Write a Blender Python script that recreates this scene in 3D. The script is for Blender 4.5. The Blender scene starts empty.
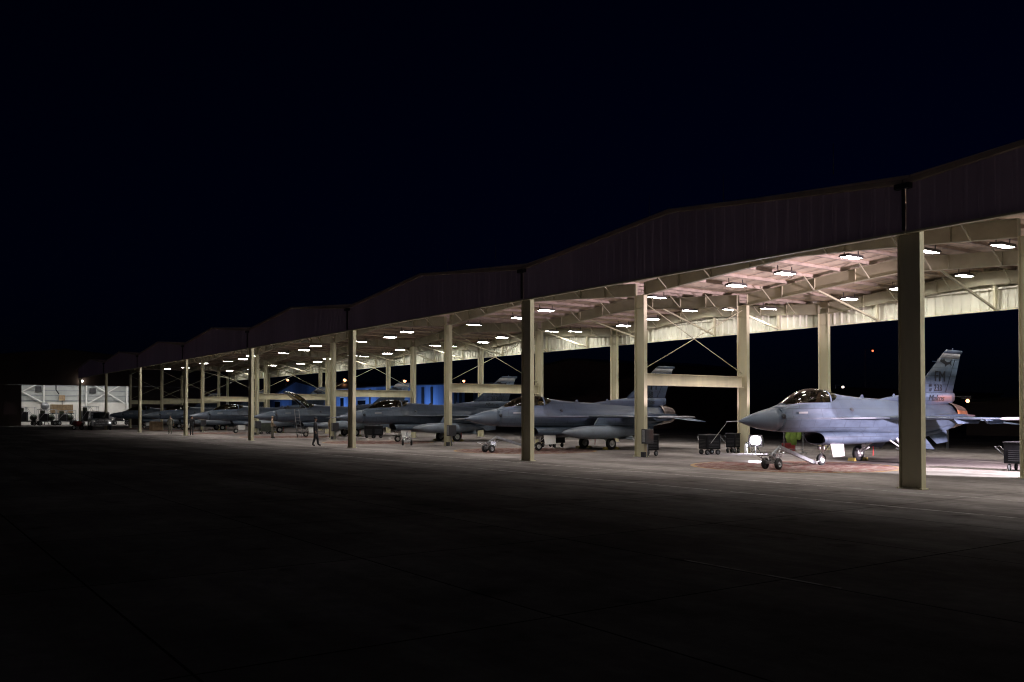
import bpy, bmesh, math, random
from mathutils import Vector, Matrix
random.seed(7)
R = math.radians
col = bpy.context.scene.collection
scene = bpy.context.scene

# ------------------------------------------------------------------ materials
def new_mat(name):
    m = bpy.data.materials.new(name); m.use_nodes = True
    nt = m.node_tree
    return m, nt, nt.nodes['Principled BSDF']

def mat(name, c, rough=.6, metal=0.0, var=.12, scale=3.0, bump=0.0, bscale=30.0, streak=False, coat=0.0):
    """colour broken up by two sizes of noise, with a little roughness variation and bump"""
    m, nt, b = new_mat(name)
    N = nt.nodes; L = nt.links
    tc = N.new('ShaderNodeTexCoord')
    mp = N.new('ShaderNodeMapping'); L.new(tc.outputs['Object'], mp.inputs['Vector'])
    if streak: mp.inputs['Scale'].default_value = (1, 1, .12)
    n1 = N.new('ShaderNodeTexNoise'); n1.inputs['Scale'].default_value = scale; n1.inputs['Detail'].default_value = 6
    n1.inputs['Roughness'].default_value = .65
    L.new(mp.outputs[0], n1.inputs['Vector'])
    cr = N.new('ShaderNodeValToRGB')
    e = cr.color_ramp.elements
    e[0].position = .3; e[1].position = .7
    e[0].color = (c[0]*(1-var*1.6), c[1]*(1-var*1.6), c[2]*(1-var*1.5), 1)
    e[1].color = (min(1, c[0]*(1+var)), min(1, c[1]*(1+var)), min(1, c[2]*(1+var)), 1)
    L.new(n1.outputs['Fac'], cr.inputs['Fac'])
    L.new(cr.outputs['Color'], b.inputs['Base Color'])
    b.inputs['Metallic'].default_value = metal
    mr = N.new('ShaderNodeMapRange'); mr.inputs['To Min'].default_value = max(.02, rough-.12); mr.inputs['To Max'].default_value = min(1, rough+.12)
    L.new(n1.outputs['Fac'], mr.inputs['Value']); L.new(mr.outputs[0], b.inputs['Roughness'])
    if coat: b.inputs['Coat Weight'].default_value = coat
    if bump:
        n2 = N.new('ShaderNodeTexNoise'); n2.inputs['Scale'].default_value = bscale; n2.inputs['Detail'].default_value = 4
        L.new(tc.outputs['Object'], n2.inputs['Vector'])
        bp = N.new('ShaderNodeBump'); bp.inputs['Strength'].default_value = bump; bp.inputs['Distance'].default_value = .02
        L.new(n2.outputs['Fac'], bp.inputs['Height']); L.new(bp.outputs[0], b.inputs['Normal'])
    return m

def emit(name, c, s):
    m, nt, b = new_mat(name)
    b.inputs['Base Color'].default_value = (.8, .8, .8, 1)
    b.inputs['Emission Color'].default_value = (*c, 1); b.inputs['Emission Strength'].default_value = s
    return m

M = {}
M['steel'] = mat('cream_steel', (.60, .56, .38), .55, 0, .13, 1.3, .05, 40, streak=True)
M['steel_rear'] = M['steel']
M['rafter'] = mat('cream_rafter', (.40, .37, .25), .6, 0, .12, 1.2)
M['insul'] = mat('faced_insulation', (.72, .58, .43), .7, 0, .16, 1.1, .25, 3)
M['purlin'] = mat('purlin_steel', (.46, .38, .31), .5, 0, .2, 2.0)
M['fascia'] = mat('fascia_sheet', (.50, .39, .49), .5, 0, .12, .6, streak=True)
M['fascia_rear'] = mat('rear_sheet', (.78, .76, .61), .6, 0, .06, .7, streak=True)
M['trim'] = mat('brown_trim', (.42, .34, .25), .5, 0, .15, 1.0)
M['dark'] = mat('dark_paint', (.03, .03, .035), .5, 0, .3, 4)
M['cartblack'] = mat('black_cart_paint', (.010, .010, .012), .55, 0, .3, 5)
M['cartblack'].node_tree.nodes['Principled BSDF'].inputs['Specular IOR Level'].default_value = .1
M['black'] = mat('black_rubber', (.015, .015, .016), .75, 0, .3, 8)
M['housing'] = mat('lamp_housing', (.10, .09, .085), .5, .3, .2, 5)
M['chrome'] = mat('bare_metal', (.62, .62, .64), .28, .9, .12, 12)
M['metalgrey'] = mat('grey_metal', (.30, .31, .33), .42, .4, .2, 6)
M['white'] = mat('white_paint', (.78, .78, .76), .4, 0, .08, 3)
M['whitegear'] = mat('white_gear_enamel', (.72, .72, .70), .35, 0, .12, 5)
M['red'] = mat('red_paint', (.20, .02, .02), .4, 0, .2, 4)
M['redcloth'] = mat('red_streamer', (.5, .03, .03), .8, 0, .2, 9)
M['green'] = mat('yellow_green_fabric', (.17, .27, .045), .75, 0, .25, 6, .2, 25)
M['olive'] = mat('olive_drab_paint', (.06, .075, .05), .55, 0, .25, 4)
M['tan'] = mat('tan_crate', (.34, .24, .14), .7, 0, .2, 3)
M['nozzle'] = mat('burnt_titanium', (.20, .17, .15), .4, .8, .3, 5)
M['rad'] = mat('radome_grey', (.075, .10, .14), .4, 0, .1, 2)
M['mark'] = mat('dark_grey_stencil', (.012, .014, .02), .6, 0, .15, 10)
M['yellow'] = mat('yellow_chock', (.34, .27, .06), .6, 0, .2, 6)
M['skin'] = mat('skin', (.42, .25, .18), .55, 0, .08, 20)
M['camo'] = mat('camouflage_cloth', (.10, .095, .07), .85, 0, .45, 9)
M['darkcloth'] = mat('dark_cloth', (.018, .018, .022), .85, 0, .3, 9)
M['tancloth'] = mat('tan_cloth', (.22, .17, .11), .85, 0, .25, 9)
M['blue'] = mat('blue_lit_sheet_wall', (.20, .33, .58), .55, 0, .3, .25, streak=True)  # blue light on the walls is put into this sheet colour
M['darkwall'] = mat('dark_building_wall', (.10, .065, .05), .6, 0, .15, .5, streak=True)
M['hangwall'] = mat('hangar_inner_sheet', (.48, .50, .49), .5, 0, .1, .4)
M['hangwains'] = mat('hangar_white_lining', (.78, .76, .72), .5, 0, .07, .4)
M['girt'] = mat('girt_steel', (.30, .33, .36), .5, .2, .15, 2)
M['carpaint'] = mat('silver_car_paint', (.33, .34, .37), .28, .6, .05, 5, coat=.6)
M['glassdark'] = mat('dark_window_glass', (.012, .014, .018), .06, 0, .2, 2, coat=.8)
M['flag_white'] = M['white']

# aircraft paint: two greys with a soft noisy border + panel lines + grime
def jet_paint(name, base, top):
    m, nt, b = new_mat(name); N = nt.nodes; L = nt.links
    tc = N.new('ShaderNodeTexCoord')
    sp = N.new('ShaderNodeSeparateXYZ'); L.new(tc.outputs['Object'], sp.inputs[0])
    n = N.new('ShaderNodeTexNoise'); n.inputs['Scale'].default_value = .9; n.inputs['Detail'].default_value = 2
    L.new(tc.outputs['Object'], n.inputs['Vector'])
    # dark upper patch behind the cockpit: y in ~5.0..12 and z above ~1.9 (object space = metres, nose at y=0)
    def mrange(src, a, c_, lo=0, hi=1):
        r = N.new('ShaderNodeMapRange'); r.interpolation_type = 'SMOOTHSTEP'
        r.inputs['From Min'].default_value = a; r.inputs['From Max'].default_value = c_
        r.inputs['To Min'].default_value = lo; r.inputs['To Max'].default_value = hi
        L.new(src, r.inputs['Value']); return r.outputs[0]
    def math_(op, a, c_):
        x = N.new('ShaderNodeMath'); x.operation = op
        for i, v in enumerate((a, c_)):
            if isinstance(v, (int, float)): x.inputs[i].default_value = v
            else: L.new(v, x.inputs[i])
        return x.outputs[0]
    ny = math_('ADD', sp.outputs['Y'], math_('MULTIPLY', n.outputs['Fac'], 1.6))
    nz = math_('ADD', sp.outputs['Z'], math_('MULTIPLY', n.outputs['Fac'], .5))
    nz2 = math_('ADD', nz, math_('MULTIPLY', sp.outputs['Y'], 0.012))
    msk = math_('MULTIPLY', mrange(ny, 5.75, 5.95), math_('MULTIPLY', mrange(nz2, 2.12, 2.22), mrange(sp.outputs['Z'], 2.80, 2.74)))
    mix = N.new('ShaderNodeMix'); mix.data_type = 'RGBA'
    mix.inputs[6].default_value = (*base, 1); mix.inputs[7].default_value = (*top, 1)
    L.new(msk, mix.inputs[0])
    # grime
    g = N.new('ShaderNodeTexNoise'); g.inputs['Scale'].default_value = 3; g.inputs['Detail'].default_value = 8; g.inputs['Roughness'].default_value = .7
    mp = N.new('ShaderNodeMapping'); mp.inputs['Scale'].default_value = (1, .35, 1)
    L.new(tc.outputs['Object'], mp.inputs[0]); L.new(mp.outputs[0], g.inputs['Vector'])
    gm = N.new('ShaderNodeMix'); gm.data_type = 'RGBA'; gm.blend_type = 'MULTIPLY'
    L.new(mix.outputs[2], gm.inputs[6])
    gr = N.new('ShaderNodeValToRGB'); gr.color_ramp.elements[0].position = .36; gr.color_ramp.elements[1].position = .62
    gr.color_ramp.elements[0].color = (.55, .55, .57, 1); gr.color_ramp.elements[1].color = (1, 1, 1, 1)
    L.new(g.outputs['Fac'], gr.inputs[0]); L.new(gr.outputs[0], gm.inputs[7]); gm.inputs[0].default_value = .8
    # panel lines (brick pattern in y/z)
    cb = N.new('ShaderNodeCombineXYZ'); L.new(sp.outputs['Y'], cb.inputs[0]); L.new(sp.outputs['Z'], cb.inputs[1])
    br = N.new('ShaderNodeTexBrick'); br.inputs['Scale'].default_value = 1.0
    br.inputs['Color1'].default_value = (1, 1, 1, 1); br.inputs['Color2'].default_value = (.93, .93, .93, 1); br.inputs['Mortar'].default_value = (.36, .36, .36, 1)
    br.inputs['Mortar Size'].default_value = .013; br.inputs['Brick Width'].default_value = .83; br.inputs['Row Height'].default_value = .37
    br.inputs['Mortar Smooth'].default_value = .2
    L.new(cb.outputs[0], br.inputs['Vector'])
    pm = N.new('ShaderNodeMix'); pm.data_type = 'RGBA'; pm.blend_type = 'MULTIPLY'; pm.inputs[0].default_value = .75
    L.new(gm.outputs[2], pm.inputs[6]); L.new(br.outputs['Color'], pm.inputs[7])
    L.new(pm.outputs[2], b.inputs['Base Color'])
    rr = N.new('ShaderNodeMapRange'); rr.inputs['To Min'].default_value = .34; rr.inputs['To Max'].default_value = .55
    L.new(g.outputs['Fac'], rr.inputs['Value']); L.new(rr.outputs[0], b.inputs['Roughness'])
    return m
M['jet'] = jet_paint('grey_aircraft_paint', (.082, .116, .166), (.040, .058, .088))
M['tankgrey'] = mat('tank_grey_paint', (.15, .18, .22), .4, 0, .14, 2)
M['jetlight'] = mat('light_grey_band', (.32, .33, .35), .45, 0, .08, 3)

# tinted canopy: transparent tint under a clear gloss (viewing-angle Fresnel only)
m, nt, b = new_mat('gold_tinted_canopy'); N = nt.nodes; L = nt.links
tr = N.new('ShaderNodeBsdfTransparent'); tr.inputs[0].default_value = (.34, .29, .20, 1)
gl = N.new('ShaderNodeBsdfGlossy'); gl.inputs['Roughness'].default_value = .03; gl.inputs[0].default_value = (.9, .9, .9, 1)
fr = N.new('ShaderNodeFresnel'); fr.inputs[0].default_value = 1.6
mx = N.new('ShaderNodeMixShader'); L.new(fr.outputs[0], mx.inputs[0]); L.new(tr.outputs[0], mx.inputs[1]); L.new(gl.outputs[0], mx.inputs[2])
L.new(mx.outputs[0], nt.nodes['Material Output'].inputs[0]); nt.nodes.remove(b)
M['canopy'] = m

M['lamp'] = emit('cool_white_diffuser', (.98, .95, .91), 72)
M['lampfar'] = emit('cool_white_diffuser_dim', (.98, .95, .91), 44)
M['flood'] = emit('flood_panel', (.80, .80, 1.0), 420)
M['sodium'] = emit('sodium_bulb', (1.0, .40, .17), 5.5)
M['redbulb'] = emit('red_bulb', (1.0, .16, .06), 2.2)
M['whitebulb'] = emit('white_bulb', (1.0, .85, .75), 9)

# concrete apron: slabs with joints, stains, oil, tyre marks
def concrete(name='apron_concrete', dk=1.0):
    m, nt, b = new_mat(name); N = nt.nodes; L = nt.links
    tc = N.new('ShaderNodeTexCoord'); o = tc.outputs['Object']
    def noise(s, d=6, r=.6, sc=(1, 1, 1)):
        mp = N.new('ShaderNodeMapping'); mp.inputs['Scale'].default_value = sc; L.new(o, mp.inputs[0])
        n = N.new('ShaderNodeTexNoise'); n.inputs['Scale'].default_value = s; n.inputs['Detail'].default_value = d; n.inputs['Roughness'].default_value = r
        L.new(mp.outputs[0], n.inputs['Vector']); return n.outputs['Fac']
    def ramp(f, a, c_, p0=.35, p1=.65):
        r = N.new('ShaderNodeValToRGB'); r.color_ramp.elements[0].position = p0; r.color_ramp.elements[1].position = p1
        r.color_ramp.elements[0].color = (*a, 1); r.color_ramp.elements[1].color = (*c_, 1); L.new(f, r.inputs[0]); return r.outputs[0]
    def mul(a, c_, f=1.0):
        x = N.new('ShaderNodeMix'); x.data_type = 'RGBA'; x.blend_type = 'MULTIPLY'; x.inputs[0].default_value = f
        L.new(a, x.inputs[6]); L.new(c_, x.inputs[7]); return x.outputs[2]
    c = ramp(noise(.22, 8, .7), (.145*dk, .131*dk, .126*dk), (.27*dk, .247*dk, .238*dk))
    c = mul(c, ramp(noise(2.2, 10, .75), (.72, .72, .72), (1.06, 1.06, 1.06)), .9)
    c = mul(c, ramp(noise(.6, 5, .6, (.12, 1, 1)), (.66, .65, .64), (1, 1, 1), .42, .56), .8)
    c = mul(c, ramp(noise(.9, 3, .5), (.35, .33, .32), (1, 1, 1), .28, .36), .6)
    # slab joints
    br = N.new('ShaderNodeTexBrick'); br.offset = 0; br.inputs['Scale'].default_value = 1
    br.inputs['Color1'].default_value = (1, 1, 1, 1); br.inputs['Color2'].default_value = (.80, .80, .80, 1); br.inputs['Mortar'].default_value = (.16, .15, .14, 1)
    br.inputs['Brick Width'].default_value = 4.411; br.inputs['Row Height'].default_value = 3.55; br.inputs['Mortar Size'].default_value = .018; br.inputs['Mortar Smooth'].default_value = .3
    mp = N.new('ShaderNodeMapping'); mp.inputs['Location'].default_value = (2.2, 3.05+.0, 0); L.new(o, mp.inputs[0]); L.new(mp.outputs[0], br.inputs['Vector'])
    c = mul(c, br.outputs['Color'])
    L.new(c, b.inputs['Base Color'])
    rr = N.new('ShaderNodeMapRange'); rr.inputs['To Min'].default_value = .52; rr.inputs['To Max'].default_value = .95
    L.new(noise(.8, 5, .7), rr.inputs['Value']); L.new(rr.outputs[0], b.inputs['Roughness'])
    b.inputs['Specular IOR Level'].default_value = 0.0
    bp = N.new('ShaderNodeBump'); bp.inputs['Strength'].default_value = .35; bp.inputs['Distance'].default_value = .01
    L.new(noise(14, 6, .7), bp.inputs['Height']); L.new(bp.outputs[0], b.inputs['Normal'])
    return m
M['concrete'] = concrete()
def worn_paint(name, c, thr=.42):
    m, nt, b = new_mat(name); N = nt.nodes; L = nt.links
    tc = N.new('ShaderNodeTexCoord')
    n = N.new('ShaderNodeTexNoise'); n.inputs['Scale'].default_value = 2.6; n.inputs['Detail'].default_value = 9; n.inputs['Roughness'].default_value = .75
    L.new(tc.outputs['Object'], n.inputs['Vector'])
    r = N.new('ShaderNodeValToRGB'); r.color_ramp.elements[0].position = thr-.04; r.color_ramp.elements[1].position = thr+.10
    r.color_ramp.elements[0].color = (.22, .19, .17, 1); r.color_ramp.elements[1].color = (*c, 1)
    L.new(n.outputs['Fac'], r.inputs[0]); L.new(r.outputs[0], b.inputs['Base Color']); b.inputs['Roughness'].default_value = .6; b.inputs['Specular IOR Level'].default_value = 0.0
    return m
M['redzone'] = worn_paint('worn_red_ground_paint', (.115, .055, .049), .44)
M['line'] = worn_paint('worn_white_line', (.42, .41, .38), .46)
M['yline'] = worn_paint('worn_yellow_line', (.27, .17, .07), .42)

# ------------------------------------------------------------------ mesh helper
class MB:
    def __init__(s): s.v = []; s.f = []; s.m = []; s.mi = 0; s.sm = []; s.smooth = False
    def add(s, vs, fs):
        o = len(s.v); s.v += [tuple(v) for v in vs]
        for f in fs: s.f.append([i+o for i in f]); s.m.append(s.mi); s.sm.append(s.smooth)
        return s
    def box(s, x0, x1, y0, y1, z0, z1):
        x0, x1 = min(x0, x1), max(x0, x1); y0, y1 = min(y0, y1), max(y0, y1); z0, z1 = min(z0, z1), max(z0, z1)
        return s.add([(x0,y0,z0),(x1,y0,z0),(x1,y1,z0),(x0,y1,z0),(x0,y0,z1),(x1,y0,z1),(x1,y1,z1),(x0,y1,z1)],
                     [(0,3,2,1),(4,5,6,7),(0,1,5,4),(1,2,6,5),(2,3,7,6),(3,0,4,7)])
    def cbox(s, c, d): return s.box(c[0]-d[0]/2, c[0]+d[0]/2, c[1]-d[1]/2, c[1]+d[1]/2, c[2]-d[2]/2, c[2]+d[2]/2)
    def bar(s, a, b, w, h=None, up=(0,0,1)):
        """rectangular bar from a to b"""
        a, b = Vector(a), Vector(b); h = h or w; d = (b-a).normalized(); u = Vector(up)
        if abs(d.dot(u)) > .98: u = Vector((0,1,0))
        r = d.cross(u).normalized()*w/2; u = r.cross(d).normalized()*h/2
        return s.add([a-r-u, a+r-u, a+r+u, a-r+u, b-r-u, b+r-u, b+r+u, b-r+u],
                     [(0,1,2,3),(7,6,5,4),(0,4,5,1),(1,5,6,2),(2,6,7,3),(3,7,4,0)])
    def tube(s, a, b, r0, r1=None, n=10, caps=True):
        r1 = r0 if r1 is None else r1
        a, b = Vector(a), Vector(b); d = (b-a).normalized(); u = Vector((0,0,1)) if abs(d.z) < .9 else Vector((1,0,0))
        p = d.cross(u).normalized(); q = d.cross(p)
        vs = []
        for c, r in ((a, r0), (b, r1)):
            for i in range(n):
                t = 2*math.pi*i/n; vs.append(c + p*math.cos(t)*r + q*math.sin(t)*r)
        fs = [(i, i+n, (i+1)%n+n, (i+1)%n) for i in range(n)]
        old = s.smooth; s.smooth = True; s.add(vs, fs); s.smooth = old
        o = len(s.v)-2*n
        if caps:
            s.f.append([o+i for i in range(n)]); s.f.append([o+n+i for i in reversed(range(n))]); s.m += [s.mi]*2; s.sm += [False]*2
        return s
    def lathe(s, a, d, prof, n=20):
        """prof: list of (t along d, radius)"""
        a = Vector(a); d = Vector(d).normalized(); u = Vector((0,0,1)) if abs(d.z) < .9 else Vector((1,0,0))
        p = d.cross(u).normalized(); q = d.cross(p); vs = []
        for t, r in prof:
            for i in range(n):
                w = 2*math.pi*i/n; vs.append(a + d*t + p*math.cos(w)*r + q*math.sin(w)*r)
        fs = [(k*n+i, (k+1)*n+i, (k+1)*n+(i+1)%n, k*n+(i+1)%n) for k in range(len(prof)-1) for i in range(n)]
        old = s.smooth; s.smooth = True; s.add(vs, fs); s.smooth = old
        return s
    def loft(s, rings, cap0=True, cap1=True):
        n = len(rings[0]); vs = [v for r in rings for v in r]
        fs = [(k*n+i, k*n+(i+1)%n, (k+1)*n+(i+1)%n, (k+1)*n+i) for k in range(len(rings)-1) for i in range(n)]
        o = len(s.v); s.add(vs, fs)
        if cap0: s.f.append([o+i for i in reversed(range(n))]); s.m.append(s.mi); s.sm.append(False)
        if cap1: s.f.append([o+(len(rings)-1)*n+i for i in range(n)]); s.m.append(s.mi); s.sm.append(False)
        return s
    def prism(s, poly, off):
        """planar polygon extruded by vector off"""
        n = len(poly); off = Vector(off); vs = [Vector(v) for v in poly] + [Vector(v)+off for v in poly]
        return s.add(vs, [tuple(reversed(range(n))), tuple(range(n, 2*n))] + [(i, (i+1)%n, n+(i+1)%n, n+i) for i in range(n)])
    def ball(s, c, r, n=10):
        rx, ry, rz = (r, r, r) if isinstance(r, (int, float)) else r
        vs = []; k = n
        for i in range(k+1):
            t = math.pi*i/k
            for j in range(n):
                w = 2*math.pi*j/n
                rr = max(math.sin(t), .001)
                vs.append((c[0]+rx*rr*math.cos(w), c[1]+ry*rr*math.sin(w), c[2]+rz*math.cos(t)))
        fs = [(i*n+j, (i+1)*n+j, (i+1)*n+(j+1)%n, i*n+(j+1)%n) for i in range(k) for j in range(n)]
        old = s.smooth; s.smooth = True; s.add(vs, fs); s.smooth = old
        return s
    def build(s, name, mats, parent=None, bevel=0, fixn=True):
        me = bpy.data.meshes.new(name); me.from_pydata(s.v, [], s.f)
        if not isinstance(mats, (list, tuple)): mats = [mats]
        for x in mats: me.materials.append(x)
        for p, i, sm in zip(me.polygons, s.m, s.sm): p.material_index = i; p.use_smooth = sm
        me.validate(); me.update()
        if fixn:
            bm = bmesh.new(); bm.from_mesh(me); bmesh.ops.recalc_face_normals(bm, faces=bm.faces); bm.to_mesh(me); bm.free()
        o = bpy.data.objects.new(name, me); col.objects.link(o)
        if parent: o.parent = parent
        if bevel:
            b = o.modifiers.new('edge', 'BEVEL'); b.width = bevel; b.segments = 2; b.limit_method = 'ANGLE'; b.angle_limit = R(40)
        return o

def tag(o, label=None, cat=None, group=None, kind=None):
    if label: o['label'] = label
    if cat: o['category'] = cat
    if group: o['group'] = group
    if kind: o['kind'] = kind
    return o
def empty(name, loc, rz=0):
    o = bpy.data.objects.new(name, None); col.objects.link(o); o.location = loc; o.rotation_euler = (0, 0, rz); o.empty_display_size = .2
    return o
def copy_tree(o, parent=None):
    c = o.copy(); col.objects.link(c)
    if parent: c.parent = parent; c.matrix_parent_inverse = o.matrix_parent_inverse.copy()
    for ch in [x for x in bpy.data.objects if x.parent == o]: copy_tree(ch, c)
    return c
def text_obj(name, s, size, m, parent, loc, rot, ext=.004, shear=0, sx=1.0):
    cu = bpy.data.curves.new(name, 'FONT'); cu.body = s; cu.size = size; cu.extrude = ext; cu.offset = 0; cu.align_x = 'CENTER'; cu.align_y = 'CENTER'; cu.shear = shear
    t = bpy.data.objects.new(name, cu); col.objects.link(t)
    dg = bpy.context.evaluated_depsgraph_get(); dg.update()
    me = bpy.data.meshes.new_from_object(t.evaluated_get(dg)); bpy.data.objects.remove(t)
    me.materials.clear(); me.materials.append(m)
    o = bpy.data.objects.new(name, me); col.objects.link(o); o.parent = parent; o.location = loc; o.rotation_euler = rot; o.scale = (sx, 1, 1)
    return o

W = 17.644
DY = [0.0, 6.58, 13.75, 20.48]
NB = 7                                     # bays run from k=-1 (right of frame) to k=6
CAM = (13.846, -22.825, 2.034)

# ------------------------------------------------------------------ ground
g = MB(); g.add([(-1500,-600,0),(600,-600,0),(600,1500,0),(-1500,1500,0)], [(0,1,2,3)])
tag(g.build('ground', M['concrete'], fixn=False), kind='structure')
def disc(cx, cy, r, z, name, m, n=56, rin=None):
    d = MB()
    if rin is None:
        d.add([(cx+r*math.cos(2*math.pi*i/n), cy+r*math.sin(2*math.pi*i/n), z) for i in range(n)], [tuple(range(n))])
    else:
        vs = [(cx+q*math.cos(2*math.pi*i/n), cy+q*math.sin(2*math.pi*i/n), z) for q in (rin, r) for i in range(n)]
        d.add(vs, [(i, (i+1)%n, n+(i+1)%n, n+i) for i in range(n)])
    return tag(d.build(name, m, fixn=False), kind='structure')
for k in range(-1, 7):
    cx = -W*(k+.5)+.3
    disc(cx, 6.0, 3.75, .004, 'ground_marking', M['redzone'])
    disc(cx, 6.0, 3.90, .0045, 'ground_marking', M['yline'], rin=3.75)
M['sealant_glint'] = worn_paint('joint_sealant_glint', (.46, .45, .44), .46)  # sealant lines; the pale colour holds the glint along the joints
rp = random.Random(11); pd = MB()
pd.add([(-11.45+(1.35+.35*math.sin(3*a+1)+.2*rp.random())*math.cos(a), 7.2+(.75+.15*math.sin(2*a)+.1*rp.random())*math.sin(a), .0085) for a in [2*math.pi*i/40 for i in range(40)]], [tuple(range(40))])
wet = mat('wet_concrete', (.08, .05, .05), .32, 0, .2, 3, .5, 6); wet.node_tree.nodes['Principled BSDF'].inputs['Specular IOR Level'].default_value = .6
tag(pd.build('puddle', wet, fixn=False), kind='structure')
def yline(y, x0, x1, w, z=.006):
    ln = MB(); ln.add([(x0,y,z),(x1,y,z),(x1,y+w,z),(x0,y+w,z)], [(0,1,2,3)])
    tag(ln.build('ground_marking', M['sealant_glint'], fixn=False), kind='structure')
yline(-1.2, -125, 14, .07); yline(-4.75, -125, 14, .07); yline(-13.69, 4.9, 7.4, .045, .0085)  # last short strip is a joint glint put into the colour
def xline(x, y0, y1, w):
    ln = MB(); ln.add([(x,y0,.0045),(x+w,y0,.0045),(x+w,y1,.0045),(x,y1,.0045)], [(0,1,2,3)])
    tag(ln.build('ground_marking', M['sealant_glint'], fixn=False), kind='structure')
for q in range(-6, 3): xline(-W*q*.5-.9, -4.2, 1.6, .035) if q in (-1, 1, 2) else None

# ------------------------------------------------------------------ the shelter
ZV, ZR = 8.36, 9.02        # underside of roof deck at valley / ridge
def roofz(x, k):           # x in bay k
    t = abs(x - (-W*(k+.5)))/(W/2)
    return ZR + (ZV-ZR)*t
sh = empty('aircraft_shelter', (-W*3, 10, 0))
tag(sh, 'long open-sided steel aircraft shelter with gabled bays and cream posts', 'shelter')
inv = Matrix.Translation((W*3, -10, 0))
def P(mb, name, m, parent=sh, bevel=0):
    o = mb.build(name, m, parent, bevel)
    if parent is sh: o.matrix_parent_inverse = inv
    return o
def column_mb():
    b = MB(); H = 7.62
    b.box(-.325,-.297,-.105,.105,.0,H); b.box(.297,.325,-.105,.105,.0,H); b.box(-.297,.297,-.008,.008,.0,H)
    b.box(-.297,.297,-.09,.09,7.0,7.02)
    return b
def base_mb():
    b = MB(); b.box(-.37,.37,-.16,.16,.0,.03)
    for x in (-.2,.2):
        for y in (-.07,.07): b.tube((x,y,.03),(x,y,.07),.018,n=6)
    return b
c0 = c1 = None
for k in range(-1, 8):
    for i, y in enumerate(DY):
        if k == -1 and i == 0: pass
        if c0 is None:
            c0 = column_mb().build('column', M['steel'], sh); c0.matrix_parent_inverse = inv
            c1 = base_mb().build('base_plate', M['steel'], c0)
            c0.location = (-W*k, y, 0)
        else:
            c = c0.copy(); col.objects.link(c); c.location = (-W*k, y, 0)
            d = c1.copy(); col.objects.link(d); d.parent = c
# rafters (gabled I-beams with haunched ends and flange braces)
def rafter_mb(sides=(-1, 1)):
    b = MB(); h = W/2 - .325
    def seg(x0, zt0, zb0, x1, zt1, zb1, hw):
        b.add([(x0,-hw,zb0),(x0,hw,zb0),(x0,hw,zt0),(x0,-hw,zt0),(x1,-hw,zb1),(x1,hw,zb1),(x1,hw,zt1),(x1,-hw,zt1)],
              [(0,1,2,3),(7,6,5,4),(0,4,5,1),(1,5,6,2),(2,6,7,3),(3,7,4,0)])
    for s in (-1, 1):
        top = lambda x: 8.82 - .66*abs(x)/(W/2)
        bot = lambda x: 8.17 - .62*(abs(x)/(W/2))**1.15
        xs = [0, 2.2, 4.4, 6.3, h]
        for a, c in zip(xs[:-1], xs[1:]):
            A, C = s*a, s*c
            seg(A, top(a)-.02, bot(a)+.02, C, top(c)-.02, bot(c)+.02, .009)
            seg(A, top(a), top(a)-.02, C, top(c), top(c)-.02, .1)
            seg(A, bot(a)+.02, bot(a), C, bot(c)+.02, bot(c), .1)
        b.box(s*h, s*(h-.02), -.1, .1, bot(h), top(h))
        for x in (2.2, 4.4, 6.3):
            b.box(s*x-.006, s*x+.006, -.09, .09, bot(x)+.02, top(x)-.02)
        for x in (1.47, 4.41, 7.0):
            for t in sides: b.bar((s*x, t*.1, bot(x)+.03), (s*x, t*.85, top(x)+.02), .05, .05)
    return b
r0 = {}
for k in range(-1, 7):
    for i, y in enumerate(DY):
        q = {0: 0, 3: 2}.get(i, 1)
        if q not in r0: r0[q] = P(rafter_mb(((1,), (-1, 1), (-1,))[q]), 'rafter', M['rafter']); r0[q].location = (-W*(k+.5), y, 0)
        else:
            c = r0[q].copy(); col.objects.link(c); c.location = (-W*(k+.5), y, 0)
# purlins, roof slabs, eave struts
for k in range(-1, 7):
    xc = -W*(k+.5)
    rp = MB()
    for s in (-1, 1):
        x0, x1 = (xc, xc+s*W/2*.999)
        a = [(x0,-.02,ZR),(x1,-.02,ZV),(x1,20.95,ZV),(x0,20.95,ZR)]
        rp.add([*a, *[(p[0],p[1],p[2]+.14) for p in a]], [(0,1,2,3),(4,5,6,7),(0,1,5,4),(1,2,6,5),(2,3,7,6),(3,0,4,7)])
    P(rp, 'roof', M['insul'])
    for j in range(-5, 6):
        x = xc + j*1.5
        z = roofz(x, k)
        pb = MB(); pb.box(x-.03, x-.015, -.02, 20.8, z-.17, z-.01); pb.box(x-.03, x+.04, -.02, 20.8, z-.17, z-.158)
        P(pb, 'purlin', M['purlin'])
    # insulation banding rods
    bd = MB()
    for y in (1.1, 2.2, 3.3, 4.4, 5.5, 7.8, 9.0, 10.8, 11.9, 12.9, 15.0, 16.1, 17.2, 18.3, 19.4):
        for s in (-1, 1):
            bd.bar((xc+s*.05, y, roofz(xc, k)-.045), (xc+s*(W/2-.1), y, ZV-.04), .03, .01)
            for n in range(5):
                xa = xc+s*(n*1.5+.08); xb = xc+s*((n+1)*1.5-.08)
                za = roofz(xa, k)-.05; zb = roofz(xb, k)-.05
                bd.bar((xa, y, za), (xb, y, zb), .05, .015)
    bd.bar((xc, .9, ZR-.045), (xc, 19.6, ZR-.045), .03, .01)
    P(bd, 'insulation_band', M['purlin'])
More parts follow.
